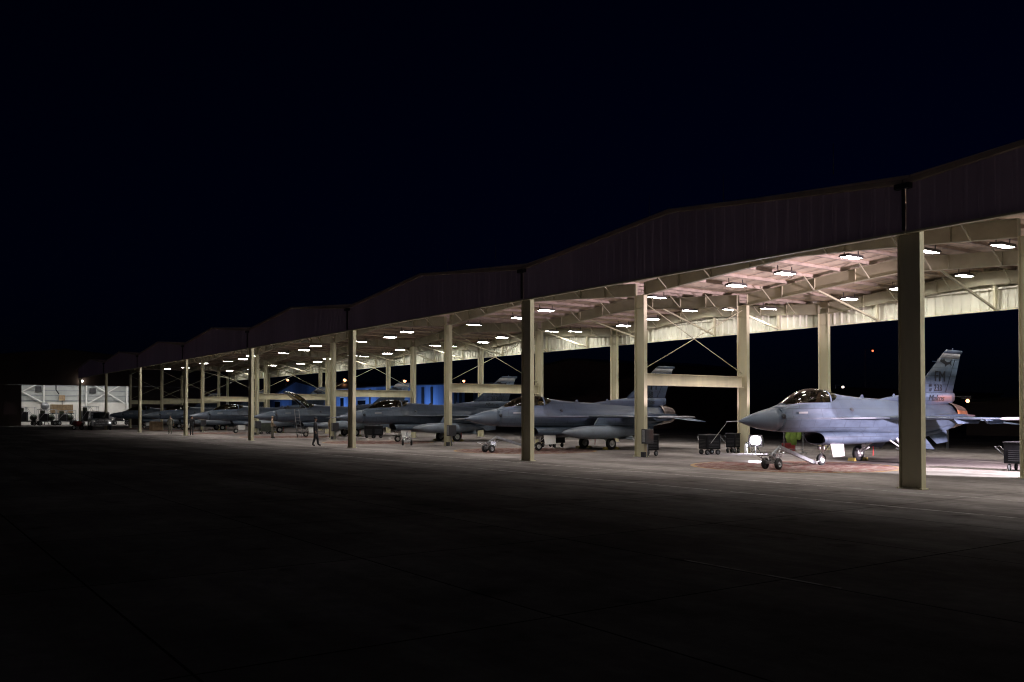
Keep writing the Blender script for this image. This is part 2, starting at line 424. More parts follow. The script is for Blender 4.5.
# tie beams and crossed rods between second and third posts of each line; roof braces
for k in range(0, 8):
    x = -W*k
    t = MB(); a, b_ = DY[1]+.11, DY[2]-.11
    t.box(x-.14,x+.14,a,b_,3.90,3.925); t.box(x-.14,x+.14,a,b_,3.36,3.385); t.box(x-.008,x+.008,a,b_,3.385,3.90)
    P(t, 'tie_beam', M['steel'])
    for (za, zb, dx) in ((7.35, 4.1, -.03), (4.1, 7.35, .03)):
        q = MB(); q.tube((x+dx, a, za), (x+dx, b_, zb), .022, n=6); P(q, 'brace_rod', M['steel'])
    for s in (-1, 1):
        for fx in (0,) if s == 1 else ():
            pass
# corrugated sheets of the front and rear fascias
def sheet(k, y, zb, ztop, m, name, step, face, thick=.03, depth=.045):
    """ribbed sheet as real geometry; face = -1 looks to the apron"""
    b = MB(); xc = -W*(k+.5); x0 = xc-W/2+.03; x1 = xc+W/2-.03
    xs = []; x = x0; n = int((x1-x0)/step)
    st = (x1-x0)/n
    for i in range(n):
        a = x0+i*st
        xs += [(a, 0), (a+st*.62, 0), (a+st*.72, 1), (a+st*.90, 1)]
    xs.append((x1, 0))
    # make sure the ridge is a vertex
    vs = []; 
    pts = sorted(xs + [(xc, 0)]) if not any(abs(q[0]-xc) < 1e-3 for q in xs) else xs
    for (px, h) in pts:
        zt = ztop(px); yy = y + face*h*depth
        vs += [(px, yy, zb), (px, yy, zt), (px, yy-face*thick, zb), (px, yy-face*thick, zt)]
    fs = []
    for i in range(len(pts)-1):
        o = i*4; fs += [(o, o+4, o+5, o+1), (o+2, o+3, o+7, o+6), (o, o+2, o+6, o+4), (o+1, o+5, o+7, o+3)]
    o = (len(pts)-1)*4; fs += [(0, 1, 3, 2), (o, o+2, o+3, o+1)]
    b.add(vs, fs)
    return P(b, name, m)
for k in range(-1, 7):
    xc = -W*(k+.5)
    top = lambda x: 9.02 - .84*abs(x-xc)/(W/2)
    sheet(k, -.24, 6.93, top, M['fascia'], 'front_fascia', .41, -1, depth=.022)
    c = MB()
    for s in (-1, 1):
        c.add([(xc,-.36,9.03),(xc,-.04,9.03),(xc,-.04,9.16),(xc,-.36,9.16),
               (xc+s*(W/2-.02),-.36,8.19),(xc+s*(W/2-.02),-.04,8.19),(xc+s*(W/2-.02),-.04,8.32),(xc+s*(W/2-.02),-.36,8.32)],
              [(0,1,2,3),(7,6,5,4),(0,4,5,1),(1,5,6,2),(2,6,7,3),(3,7,4,0)])
    P(c, 'coping', M['trim'])
    # bottom angle and the girts and outriggers that carry the fascia
    a = MB(); a.box(xc-W/2+.02, xc+W/2-.02, -.29, -.12, 6.87, 6.925); P(a, 'bottom_trim', M['steel'])
    a = MB(); a.box(xc-W/2+.02, xc+W/2-.02, -.205, -.115, 7.55, 7.70); P(a, 'girt', M['purlin'])
    # downspout and scupper at the valley
    a = MB(); a.box(-W*k-.03, -W*k+.03, -.36, -.29, 6.95, 8.06); a.box(-W*k-.22, -W*k+.22, -.42, -.25, 8.06, 8.20)
    P(a, 'downspout', M['dark'])
    # rear fascia
    topr = lambda x: roofz(x, k)-.02
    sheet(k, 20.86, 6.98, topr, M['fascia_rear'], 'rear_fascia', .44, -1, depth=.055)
    a = MB(); a.box(xc-W/2+.02, xc+W/2-.02, 20.70, 20.92, 6.92, 6.975); P(a, 'bottom_trim', M['fascia_rear'])
    a = MB(); a.box(xc-W/2+.02, xc+W/2-.02, 20.66, 20.80, 7.93, 8.02); P(a, 'girt', M['fascia_rear'])
    for fx in (-5.6, 0.6, 5.6):
        a = MB(); a.box(xc+fx-.06, xc+fx+.06, 20.52, 20.68, 6.90, roofz(xc+fx, k)-.26); P(a, 'rear_post', M['steel'])
        a = MB(); a.bar((xc+fx, 20.5, 7.02), (xc+fx, 15.2, roofz(xc+fx, k)-.34), .09, .09); P(a, 'diagonal_brace', M['steel'])
    if k < 4:
        for fx in (-3.2, 0.3, 4.5) :
            a = MB(); a.tube((xc+fx+2, -.1, 9.0), (xc+fx+2, -.1, 9.9), .014, .006, n=6)
            if k in (0, 1): P(a, 'lightning_rod', M['metalgrey'])

# ------------------------------------------------------------------ ceiling lights
LAMP_W = 78
def ceiling_light(dim=False):
    root = empty('ceiling_light', (0,0,0))
    h = MB(); h.box(-.22,.22,-.50,.50,-.02,.09); h.box(-.25,.25,-.53,.53,.0,.03); h.box(-.015,.015,-.5,-.46,.09,.32); h.box(-.015,.015,.46,.5,.09,.32)
    h.build('housing', M['housing'], root)
    d = MB(); d.box(-.185,.185,-.47,.47,-.030,-.021)
    d.build('diffuser', M['lampfar'] if dim else M['lamp'], root)
    l = bpy.data.lights.new('lamp_beam', 'AREA'); l.shape = 'RECTANGLE'; l.size = .36; l.size_y = .92; l.energy = LAMP_W*(.45 if dim else 1); l.color = (1, .92, .84); l.spread = R(84)
    lo = bpy.data.objects.new('lamp_beam', l); col.objects.link(lo); lo.parent = root; lo.location = (0, 0, -.036)
    return root
pl = {False: ceiling_light(False), True: ceiling_light(True)}
used = {False: False, True: False}
bayname = ['the nearest jet', 'the second jet from the right', 'the third jet from the right', 'the raised canopy jet',
           'the fifth jet from the right', 'the sixth jet from the right', 'the farthest jet']
fr_name = {.15: 'beside the right posts', .31: 'just right of centre', .50: 'under the ridge', .69: 'just left of centre', .85: 'beside the left posts'}
for k in range(-1, 7):
    for ri, y in enumerate((1.35, 10.2, 19.0)):
        for fr_ in (.15, .31, .50, .69, .85):
            dim = (k >= 5) or (k == 4 and ri == 2)
            if k >= 5 and fr_ in (.31, .85): continue
            if (k >= 1 and fr_ in (.31, .5) and ri == 1) or (k >= 2 and fr_ == .5 and ri == 2) or (ri == 0 and (k > 5 or fr_ == .5)) : continue
            src = pl[dim]
            o = src if not used[dim] else copy_tree(src)
            used[dim] = True
            x = -W*k - fr_*W
            o.location = (x, y, roofz(x, k)-.50)
            sl = math.atan((ZR-ZV)/(W/2)) * (0 if fr_ == .5 else (1 if x < -W*(k+.5) else -1))
            o.rotation_euler = (0, -sl, 0)
            tag(o, f'{("front", "middle", "rear")[ri]} row light {fr_name[fr_]} over {bayname[k] if k >= 0 else "the empty bay right of the nearest jet"}', 'ceiling light', 'rectangular ceiling lights under the shelter roof')

# ------------------------------------------------------------------ fighter jets
def ring(s, prof):
    """prof: half profile top->bottom [(x,z)...] -> closed ring"""
    right = [(x, s, z) for x, z in prof]
    left = [(-x, s, z) for x, z in prof[1:-1]][::-1]
    return right + left
def superprof(w, zt, zb, zc, nu=2.2, nl=2.2, n=8):
    out = []
    for i in range(n+1):
        t = math.pi/2*(1 - i/n)
        out.append((w*max(0, math.cos(t))**(2/nu), zc + (zt-zc)*max(0, math.sin(t))**(2/nu)))
    for i in range(1, n+1):
        t = math.pi/2*i/n
        out.append((w*max(0, math.cos(t))**(2/nl), zc - (zc-zb)*max(0, math.sin(t))**(2/nl)))
    return out
def interp(keys, s):
    for (a, *va), (b, *vb) in zip(keys[:-1], keys[1:]):
        if a <= s <= b:
            t = (s-a)/(b-a)
            return [p+(q-p)*t for p, q in zip(va, vb)]
    return list(keys[-1][1:])
# s, spine half width, spine top z, shoulder z, chine half width, chine z, belly half width, bottom z
FK = [(1.9, .30, 2.26, 2.14, .475, 1.80, .30, 1.36),
      (2.4, .33, 2.40, 2.26, .515, 1.82, .34, 1.33),
      (3.0, .36, 2.44, 2.36, .54, 1.83, .36, 1.31),
      (3.8, .38, 2.46, 2.40, .57, 1.83, .38, 1.30),
      (4.6, .40, 2.48, 2.42, .66, 1.82, .42, 1.30),
      (5.0, .36, 2.62, 2.46, .72, 1.82, .48, 1.29),
      (5.35,.30, 2.83, 2.50, .78, 1.82, .52, 1.28),
      (6.0, .28, 2.76, 2.42, .86, 1.83, .60, 1.24),
      (7.0, .28, 2.69, 2.36, .95, 1.84, .66, 1.18),
      (8.5, .28, 2.63, 2.34, 1.0, 1.85, .70, 1.12),
      (10.0,.26, 2.56, 2.32, 1.0, 1.86, .68, 1.10),
      (11.2,.24, 2.50, 2.32, .90, 1.87, .60, 1.16),
      (12.2,.22, 2.46, 2.30, .72, 1.89, .50, 1.26),
      (13.0,.24, 2.46, 2.34, .63, 1.92, .42, 1.36),
      (13.35,.25,2.46, 2.36, .60, 1.93, .38, 1.40)]
def fus_prof(s):
    sw, zt, zs, cw, cz, bw, zb = interp(FK, s)
    pts = [(0, zt), (sw*.5, zt-.015-(zt-zs)*.10), (sw*.9, zt-(zt-zs)*.38), (sw*1.25, zs), (sw+(cw-sw)*.55, zs-(zs-cz)*.42), (cw*.93, cz+.10), (cw, cz+.02),
           (cw*.985, cz-.05), (cw*.90, cz-.16), (bw+(cw-bw)*.45, zb+(cz-zb)*.40), (bw, zb+(cz-zb)*.14), (bw*.55, zb+.01), (0, zb)]
    return pts
def surf(parent, rings, name, m, caps=(True, True), sub=1, extra=None):
    b = MB(); b.smooth = True; b.loft(rings, *caps)
    if extra: extra(b)
    o = b.build(name, m, parent)
    return o
def airfoil(pts_root, pts_tip, tr, tt, nchord=6):
    """wing solid between two chords: root (LE,TE), tip (LE,TE) points; thickness tr/tt, lens section"""
    b = MB(); rings = []
    prof = [(0, 0), (.06, .38), (.25, .86), (.45, 1.0), (.72, .66), (1, .03)]
    for (le, te, th) in ((*pts_root, tr), (*pts_tip, tt)):
        le, te = Vector(le), Vector(te); r = []
        for u, t in prof: r.append(le+(te-le)*u + Vector((0,0,t*th/2)))
        for u, t in reversed(prof[1:]): r.append(le+(te-le)*u - Vector((0,0,t*th/2)))
        rings.append(r)
    return rings
def wheel(parent, c, r, w, name='wheel', rimm=None):
    b = MB(); x, y, z = c
    b.mi = 0; b.lathe((x-w/2, y, z), (1,0,0), [(0, r*.55), (0, r*.80), (w*.12, r*.94), (w*.3, r), (w*.7, r), (w*.88, r*.94), (w, r*.80), (w, r*.55)], 24)
    b.mi = 1
    for sx in (-1, 1):
        x0 = x+sx*w/2
        b.lathe((x0, y, z), (-sx,0,0), [(.0, r*.56), (.02, r*.50), (.045, r*.42), (.03, r*.2), (-.01, r*.16), (-.012, .001)], 18)
    o = b.build(name, [M['black'], rimm or M['whitegear']], parent)
    return o

KY = 1.03
def make_jet():
    root = empty('fighter_jet', (0,0,0))
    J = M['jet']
    # fuselage with blended chine, tail shelves and gun-port bulge
    S = [1.9, 2.1, 2.4, 2.7, 3.0, 3.4, 3.8, 4.2, 4.6, 4.85, 5.0, 5.15, 5.35, 5.6, 6.0, 6.5, 7.0, 7.8, 8.5, 9.3, 10.0, 10.6, 11.2, 11.7, 12.2, 12.6, 13.0, 13.35]
    b = MB(); b.smooth = True
    b.loft([ring(s, fus_prof(s)) for s in S])
    b.smooth = False
    for sx in (-1, 1):      # strakes
        b.add([(sx*.50,2.9,1.86),(sx*.56,3.6,1.86),(sx*.66,4.4,1.86),(sx*.92,5.4,1.865),(sx*1.30,6.3,1.87),(sx*1.42,7.0,1.87),(sx*.6,7.2,1.93),(sx*.4,4.4,1.93),
               (sx*.50,2.9,1.84),(sx*.56,3.6,1.83),(sx*.66,4.4,1.83),(sx*.92,5.4,1.83),(sx*1.30,6.3,1.83),(sx*1.42,7.0,1.83),(sx*.6,7.2,1.74),(sx*.4,4.4,1.74)],
              [tuple(range(8)), tuple(range(8,16))]+[(i,(i+1)%8,8+(i+1)%8,8+i) for i in range(8)])
        # tail shelf that carries the horizontal tail, ending in the split speed brake
        b.loft([[(sx*xx, s, zz) for xx, zz in ((.45, zc+h), (ww, zc+h*.6), (ww, zc-h*.6), (.45, zc-h))] for s, ww, zc, h in
                ((10.6, .98, 1.87, .10), (11.4, 1.06, 1.88, .14), (12.4, 1.08, 1.90, .15), (13.4, 1.02, 1.92, .11), (14.05, .96, 1.94, .03))])
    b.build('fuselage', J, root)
    # radome
    b = MB(); b.smooth = True
    rk = [(0, .012, 1.762, 1.738, 1.75), (.12, .06, 1.81, 1.70, 1.752), (.4, .155, 1.90, 1.615, 1.757), (.8, .265, 2.02, 1.515, 1.77), (1.2, .355, 2.12, 1.44, 1.78), (1.6, .43, 2.205, 1.385, 1.79), (1.898, .473, 2.255, 1.362, 1.80)]
    b.loft([ring(s, superprof(w, zt, zb, zc, 2.05, 2.05, 6)) for s, w, zt, zb, zc in rk]); b.build('radome', M['rad'], root)
    b = MB(); b.tube((0,-.62,1.735), (0,.05,1.75), .012, .026, 8); b.build('pitot_probe', M['metalgrey'], root)
    # canopy: bubble glass over sill
    def bub(s):
        t = (s-2.32)/(5.20-2.32)
        zt = 2.36 + .66*math.sin(math.pi*min(1, max(0, t))**.72)**.80 if t < .62 else None
        keys = [(2.30, 2.37, .20), (2.55, 2.52, .27), (2.85, 2.69, .33), (3.2, 2.85, .37), (3.6, 2.965, .40), (4.0, 3.01, .41), (4.4, 2.995, .40), (4.8, 2.94, .37), (5.05, 2.895, .345), (5.30, 2.85, .31)]
        return interp(keys, s)
    def bring(s, off=0):
        zt, w = bub(s); zb = interp([(2.3, 2.32), (3.0, 2.40), (5.3, 2.44)], s)[0]; out = []
        for i in range(13):
            a = math.pi*i/12; out.append((math.cos(a)*(w+off), s, zb + math.sin(a)**.85*(zt+off-zb) if 0 < i < 12 else zb))
        return out
    ss = [2.30, 2.42, 2.55, 2.7, 2.85, 3.0, 3.2, 3.4, 3.6, 3.8, 4.0, 4.2, 4.4, 4.6, 4.8]
    cp = MB(); cp.smooth = True
    rr = [bring(s) for s in ss]
    for a in range(len(rr)-1):
        pass
    n = 13
    cp.add([v for r in rr for v in r], [(k*n+i, (k+1)*n+i, (k+1)*n+i+1, k*n+i+1) for k in range(len(rr)-1) for i in range(n-1)])
    can = cp.build('canopy', M['canopy'], root)
    fm = MB(); fm.smooth = False
    rr = [bring(s, .012) for s in (4.74, 4.84)]; ri = [bring(s, -.02) for s in (4.84, 4.74)]
    fm.loft([rr[0], rr[1], ri[0], ri[1], rr[0]], False, False)
    for sx in (1, -1):
        prev = None
        for s in ss[:-1]+[4.8]:
            r_ = bring(s, .006); p = Vector(r_[0] if sx > 0 else r_[-1])
            if prev is not None: fm.bar(prev, p, .03, .06)
            prev = p
    rr = [bring(s, .010) for s in (2.30, 2.36)]; ri = [bring(s, -.01) for s in (2.36, 2.30)]
    fm.loft([rr[0], rr[1], ri[0], ri[1], rr[0]], False, False)
    fm.build('canopy_frame', M['rad'], can)
    # fixed aft glazing behind the bubble
    ag = MB(); ag.smooth = True
    rr = [bring(s) for s in (4.86, 5.0, 5.15, 5.30)]
    ag.add([v for r in rr for v in r], [(k*n+i, (k+1)*n+i, (k+1)*n+i+1, k*n+i+1) for k in range(3) for i in range(n-1)])
    ag.build('aft_canopy', M['canopy'], root)
    # cockpit contents
    ct = MB(); ct.box(-.30,.30,2.75,4.75,2.30,2.475); ct.build('cockpit_tub', M['dark'], root, .02)
    se = MB(); se.add([(-.2,4.05,2.46),(.2,4.05,2.46),(.2,4.35,2.46),(-.2,4.35,2.46),(-.19,4.28,2.86),(.19,4.28,2.86),(.19,4.45,2.86),(-.19,4.45,2.86)],
                      [(0,3,2,1),(4,5,6,7),(0,1,5,4),(1,2,6,5),(2,3,7,6),(3,0,4,7)])
    se.box(-.13,.13,4.20,4.36,2.78,2.92); se.build('ejection_seat', M['dark'], root, .02)
    hd = MB(); hd.box(-.26,.26,2.85,3.15,2.45,2.58); hd.box(-.09,.09,2.98,3.10,2.58,2.72); hd.build('instrument_hood', M['dark'], root, .02)
    # air intake and belly
    ik = [(4.36, .47, 1.30, .84), (4.44, .50, 1.31, .81), (4.7, .53, 1.32, .79), (5.2, .58, 1.34, .78), (6.0, .63, 1.36, .78), (7.5, .68, 1.38, .80), (9.0, .70, 1.40, .84), (10.5, .66, 1.42, .93),
          (11.8, .58, 1.46, 1.08), (12.8, .50, 1.60, 1.26), (13.3, .46, 1.7, 1.38)]
    b = MB(); b.smooth = True
    rings = [ring(s + (0), superprof(w, zt, zb, (zt*.45+zb*.55), 2.8, 2.6, 6)) for s, w, zt, zb in ik]
    rings[0] = [(x, y + .20*(z-.86)/.43*(-1), z) for x, y, z in rings[0]]
    b.loft(rings, False, True)
    inner0 = [(x*.94, y, 1.08+(z-1.08)*.91) for x, y, z in rings[0]]
    b.loft([rings[0], inner0], False, False)
    b.mi = 1
    inner1 = [(x*.85, 5.9, 1.08+(z-1.08)*.8) for x, y, z in rings[0]]
    b.loft([inner0, inner1], False, True)
    b.build('air_intake', [J, M['dark']], root)
    # stencilled intake lip marks
    for sx in (-1, 1):
        for i in range(4):
            pass
    # nozzle
    nz = MB(); prof = [(0, .60), (.10, .605), (.35, .58), (.8, .50), (1.05, .455)]; nn = 30
    vs = []
    for t, r in prof:
        for i in range(nn):
            a = 2*math.pi*i/nn; q = r*(1 - (.03 if i % 2 and t > .2 else 0)); vs.append((q*math.cos(a), 13.33+t, 1.93+q*math.sin(a)))
    nz.add(vs, [(k*nn+i, (k+1)*nn+i, (k+1)*nn+(i+1)%nn, k*nn+(i+1)%nn) for k in range(4) for i in range(nn)])
    nz.lathe((0,14.38,1.93), (0,-1,0), [(0,.455),(0,.43),(.3,.47),(.9,.40),(.9,.001)], 30)
    nz.build('exhaust_nozzle', M['nozzle'], root)
    # wings
    for sx in (-1, 1):
        rings = airfoil(((sx*.80, 6.75, 1.86), (sx*.80, 10.95, 1.86)), ((sx*4.50, 9.92, 1.83), (sx*4.50, 10.98, 1.83)), .19, .06)
        b = MB(); b.smooth = True; b.loft(rings); w = b.build('wing', J, root)
        r_ = MB(); r_.lathe((sx*4.68, 8.95, 1.83), (0,1,0), [(0,.01),(.15,.05),(.4,.062),(2.4,.062),(2.75,.03),(2.75,.001)], 8); r_.build('wingtip_rail', M['metalgrey'], w)
        f = MB(); f.box(sx*1.15, sx*3.3, 10.72, 10.735, 1.80, 1.925); 
        for xx, y0, y1 in ((3.0, 8.7, 10.7), (3.9, 9.3, 10.8)):
            p = MB(); p.prism([(sx*xx-.04, y0, 1.80), (sx*xx-.04, y0+.3, 1.62), (sx*xx-.04, y1-.2, 1.62), (sx*xx-.04, y1, 1.78)], (.08, 0, 0)); p.build('pylon', J, w)
        # horizontal tail with droop
        rings = airfoil(((sx*.95, 11.95, 1.90), (sx*.95, 14.35, 1.86)), ((sx*2.80, 13.55, 1.58), (sx*2.80, 14.55, 1.55)), .11, .04)
        b = MB(); b.smooth = True; b.loft(rings); b.build('horizontal_tail', J, root)
        # ventral fin
        v = MB(); v.prism([(sx*.46, 11.0, 1.22), (sx*.62, 11.55, .72), (sx*.62, 12.35, .80), (sx*.46, 12.55, 1.30)], (sx*.04, 0, 0)); v.build('ventral_fin', J, root)
    # vertical tail: base fairing, fin, rudder gap, light band, cap
    b = MB(); b.smooth = True
    fk = [(8.2, .03, 2.60, 2.40), (9.0, .09, 2.72, 2.36), (10.0, .13, 2.84, 2.36), (11.0, .15, 2.94, 2.36), (12.5, .16, 2.98, 2.36), (13.6, .15, 2.98, 2.40), (13.95, .10, 2.96, 2.55)]
    b.loft([ring(s, superprof(w, zt, zb, zb+.2, 3, 2, 4)) for s, w, zt, zb in fk])
    fin = b.build('vertical_tail', J, root)
    def vfoil(zr, zt, ler, ter, let, tet, tr, tt):
        rings = []; prof = [(0, 0), (.08, .5), (.3, 1.0), (.55, .9), (1, .08)]
        for z, le, te, th in ((zr, ler, ter, tr), (zt, let, tet, tt)):
            r = [(t*th/2, le+(te-le)*u, z) for u, t in prof] + [(-t*th/2, le+(te-le)*u, z) for u, t in reversed(prof[1:])]
            rings.append(r)
        return rings
    LE = lambda z: 10.85 + (z-2.92)*(13.35-10.85)/(4.88-2.92)
    TE = lambda z: 13.90 + (z-2.92)*(14.66-13.90)/(4.88-2.92)
    b = MB(); b.smooth = True
    b.loft(vfoil(2.93, 4.50, LE(2.93), TE(2.93), LE(4.50), TE(4.50), .17, .075)); b.build('fin_panel', J, fin)
    b = MB(); b.smooth = True
    b.loft(vfoil(4.50, 4.74, LE(4.50)+.0, TE(4.50), LE(4.74), TE(4.74), .078, .072)); b.build('fin_band', M['jetlight'], fin)
    b = MB(); b.smooth = True
    b.loft(vfoil(4.74, 4.90, LE(4.74), TE(4.74)+.12, LE(4.90)+.06, TE(4.90)+.10, .085, .06)); b.smooth = False
    b.tube((0, 13.95, 4.89), (0, 13.97, 4.99), .02, n=6); b.build('fin_cap', M['rad'], fin)
    b = MB(); b.tube((.0, LE(4.33)-.28, 4.34), (0, LE(4.33)+.1, 4.34), .018, n=6); b.build('sensor_probe', M['rad'], fin)
    b = MB(); b.box(.072, .074, 0, 0, 0, 0)
    # rudder hinge line
    for sx in (-1, 1):
        h = MB(); h.bar((sx*.080, 13.25, 3.00), (sx*.043, 14.08, 4.48), .006, .022, up=(1,0,0)); h.build('rudder_gap', M['mark'], fin)
        rz = R(90) if sx > 0 else R(-90)
        slope = .052/1.9
        def T(nm, s, size, y, z, x, sh_=0, wid=1):
            return text_obj(nm, s, size, M['mark'], fin, (sx*x, y, z), (R(90)-0*slope, 0, rz), .004, sh_, wid)
        T('tail_code', 'FM', .68, 12.80, 3.66, .090, 0, 1.08)
        T('tail_number', '233', .42, 12.62, 3.15, .098, 0, 1.05)
        T('tail_number', 'AF', .19, 12.04, 3.25, .098); T('tail_number', '87', .19, 12.04, 3.06, .098)
        T('tail_script', 'Makos', .38, 12.35, 2.70, .166, .35, 1.25)
        # dark squadron emblem: a leaping fish shape
        e = MB()
        pts = [(12.70,4.38),(12.82,4.47),(12.95,4.45),(13.05,4.52),(13.10,4.42),(13.28,4.35),(13.50,4.37),(13.62,4.46),(13.58,4.32),(13.64,4.20),(13.50,4.27),(13.28,4.23),(13.12,4.14),(13.10,4.25),(12.92,4.30),(12.85,4.33)]
        e.prism([(sx*.068, y+.12, z-.02) for y, z in pts], (sx*.006, 0, 0)); e.build('tail_emblem', M['mark'], fin)
        # fuselage roundel (dark disc with star bars reads only as a dark mark)
    # antennas, dark nose sensor, vents
    a = MB(); a.prism([(-.012, 9.2, 2.58), (-.012, 9.42, 2.86), (-.012, 9.52, 2.86), (-.012, 9.55, 2.58)], (.024, 0, 0)); a.build('blade_antenna', J, root)
    a = MB(); a.prism([(-.01, 7.1, 2.66), (-.01, 7.22, 2.80), (-.01, 7.32, 2.80), (-.01, 7.4, 2.66)], (.02, 0, 0)); a.build('blade_antenna', J, root)
    for sx in (-1, 1):
        a = MB(); a.lathe((sx*.455, 1.93, 1.93), (sx, 0, .25), [(0,.10),(.03,.085),(.035,.001)], 14); a.build('nose_sensor', M['mark'], root)
        a = MB(); a.lathe((sx*.60, 5.75, 2.18), (sx*.8, 0, .6), [(-.02,.10),(.035,.085),(.04,.001)], 12); a.build('gun_port', M['mark'], root)
        # light formation strip
        a = MB(); a.prism([(sx*.545, 2.65, 2.02), (sx*.55, 3.15, 2.03), (sx*.55, 3.15, 2.10), (sx*.54, 2.65, 2.09)], (sx*.012, 0, 0)); a.build('formation_strip', M['jetlight'], root)
    # nose gear
    ng = MB(); ng.tube((0, 4.87, 1.05), (0, 4.67, .30), .05, n=10); ng.tube((0, 4.67, .5), (0, 4.65, .235), .035, n=8)
    ng.tube((0, 4.85, .95), (0, 5.50, .85), .028, n=8); ng.tube((0, 4.71, .45), (0, 5.25, .85), .022, n=8); ng.box(-.16, .16, 4.61, 4.69, .62, .74)
    ng.tube((-.11, 4.65, .235), (.11, 4.65, .235), .028, n=8)
    gear = ng.build('nose_gear', M['whitegear'], root)
    wheel(gear, (0, 4.65, .235), .235, .15)
    ll = MB(); ll.lathe((0, 4.55, .68), (0,-1,0), [(0,.07),(.06,.075),(.065,.001)], 14); ll.build('taxi_light', M['chrome'], gear)
    nd = MB(); nd.prism([(.38, 4.70, .84), (.38, 5.5, .84), (.46, 5.45, .36), (.46, 4.75, .34)], (.025, 0, 0)); nd.build('gear_door', M['white'], root)
    for sx in (-1, 1):
        y0 = 8.72
        mg = MB(); mg.tube((sx*.50, y0-.12, 1.20), (sx*1.10, y0, .34), .062, .055, 10); mg.tube((sx*.45, y0-.67, 1.10), (sx*.98, y0-.04, .52), .035, n=8)
        mg.tube((sx*.45, y0+.58, 1.08), (sx*.98, y0+.03, .55), .035, n=8); mg.tube((sx*.62, y0-.09, .60), (sx*1.0, y0, .42), .03, n=8); mg.tube((sx*1.0, y0, .335), (sx*1.24, y0, .335), .05, n=10)
        gg = mg.build('main_gear', M['whitegear'], root)
        wheel(gg, (sx*1.20, y0, .335), .335, .21)
        dd = MB(); dd.prism([(sx*.62, y0+.35, 1.06), (sx*.66, y0+1.75, 1.10), (sx*1.22, y0+1.65, .52), (sx*1.15, y0+.5, .60)], (sx*.03, 0, .02)); dd.build('gear_door', J, root)
        for yy in (y0-.42, y0+.40):
            ck = MB(); ck.prism([(sx*1.05, yy-.08, 0.002), (sx*1.05, yy+.08, 0.002), (sx*1.05, yy+.02, .14), (sx*1.05, yy-.02, .14)], (sx*.32, 0, 0)); ck.build('wheel_chock', M['yellow'], root)
        st = MB(); st.prism([(sx*.86, y0+.53, .62), (sx*.86, y0+.58, .62), (sx*.87, y0+.58, .22), (sx*.87, y0+.53, .20)], (.006, 0, 0)); st.build('red_streamer', M['redcloth'], root)
    return root

def drop_tank(root, sx):
    b = MB(); b.lathe((sx*1.85, 4.95, 1.00), (0,1,0), [(0,.01),(.2,.10),(.6,.22),(1.2,.32),(2.0,.36),(3.5,.36),(4.5,.29),(5.3,.16),(5.95,.03),(5.95,.001)], 20)
    o = b.build('drop_tank', M['tankgrey'], root)
    p = MB(); p.prism([(sx*1.85-.05, 7.5, 1.80), (sx*1.85-.05, 7.2, 1.38), (sx*1.85-.05, 9.9, 1.36), (sx*1.85-.05, 10.6, 1.78)], (.10, 0, 0)); p.build('pylon', M['jet'], o)
    for s in (-1, 1):
        f = MB(); f.prism([(sx*1.85+s*.12, 10.05, .98), (sx*1.85+s*.42, 10.5, .94), (sx*1.85+s*.42, 10.75, .94), (sx*1.85+s*.10, 10.7, .98)], (0, 0, .015)); f.build('tank_fin', M['jet'], o)

jet1 = make_jet()
def stretch(o):
    for ch in o.children:
        if ch.type == 'MESH' and not ch.get('stretched'):
            for v in ch.data.vertices:
                v.co.y = v.co.y*KY if ch.name.split('.')[0] not in ('tail_code','tail_number','tail_script') else v.co.y
            ch.location.y *= KY; ch['stretched'] = 1
            del ch['stretched']
        stretch(ch)
bpy.context.view_layer.update(); stretch(jet1)
jet2 = copy_tree(jet1)
for sx in (-1, 1): drop_tank(jet2, sx)
# on the first jet: red engine cover glimpsed behind the post, pitot streamer
ps = MB(); ps.prism([(0, -.59, 1.73), (0, -.57, 1.73), (-.55, -.83, .95), (-.55, -.85, .95)], (.006, 0, 0)); 
ps.build('pitot_streamer', M['white'], jet1)
JX = [-8.34, -25.95, -43.6, -61.25, -78.9, -96.5, -114.2]
JY = [2.66, 1.95, 2.6, 2.9, 2.5, 2.0, 1.6]
jets = [jet1, jet2] + [copy_tree(jet2) for _ in range(5)]
JL = ['grey fighter jet nearest the camera, FM and 233 on its tail, no drop tank',
      'grey fighter jet with a drop tank, second from the right, behind a dark post',
      'grey fighter jet third from the right with closed canopy in front of the blue building',
      'grey fighter jet with its canopy raised and a boarding ladder at the cockpit',
      'grey fighter jet fifth from the right, left of the jet with the raised canopy',
      'grey fighter jet sixth from the right, beside the brown crate on the floor',
      'grey fighter jet farthest away, its nose beside the silver car']
for j, x, y, l in zip(jets, JX, JY, JL):
    j.location = (x, y, 0); tag(j, l, 'fighter jet', 'fighter jets parked under the shelter')
# raised canopy on the fourth jet: pivot at the aft hinge (y=4.86, z=2.50)
for ch in [o for o in bpy.data.objects if o.parent == jets[3] and o.name.startswith('canopy')]:
    piv = Vector((0, 4.80, 2.52)); rot = Matrix.Rotation(R(-40), 4, 'X')
    ch.matrix_local = Matrix.Translation(piv) @ rot @ Matrix.Translation(-piv)
    tag(ch, 'raised canopy')

# boarding ladder on the fourth jet
ld = empty('boarding_ladder', (-60.25, 6.6, 0)); tag(ld, 'metal boarding ladder hooked to the cockpit of the jet with the raised canopy', 'ladder')
for dy in (-.2, .2):
    r_ = MB(); r_.tube((0.35, dy, .0), (-.40, dy, 2.42), .025, n=8); r_.build('rail', M['metalgrey'], ld)
for i in range(8):
    t = (i+.7)/8.2; r_ = MB(); r_.tube((.35-.75*t, -.2, 2.42*t), (.35-.75*t, .2, 2.42*t), .018, n=6); r_.build('rung', M['metalgrey'], ld)

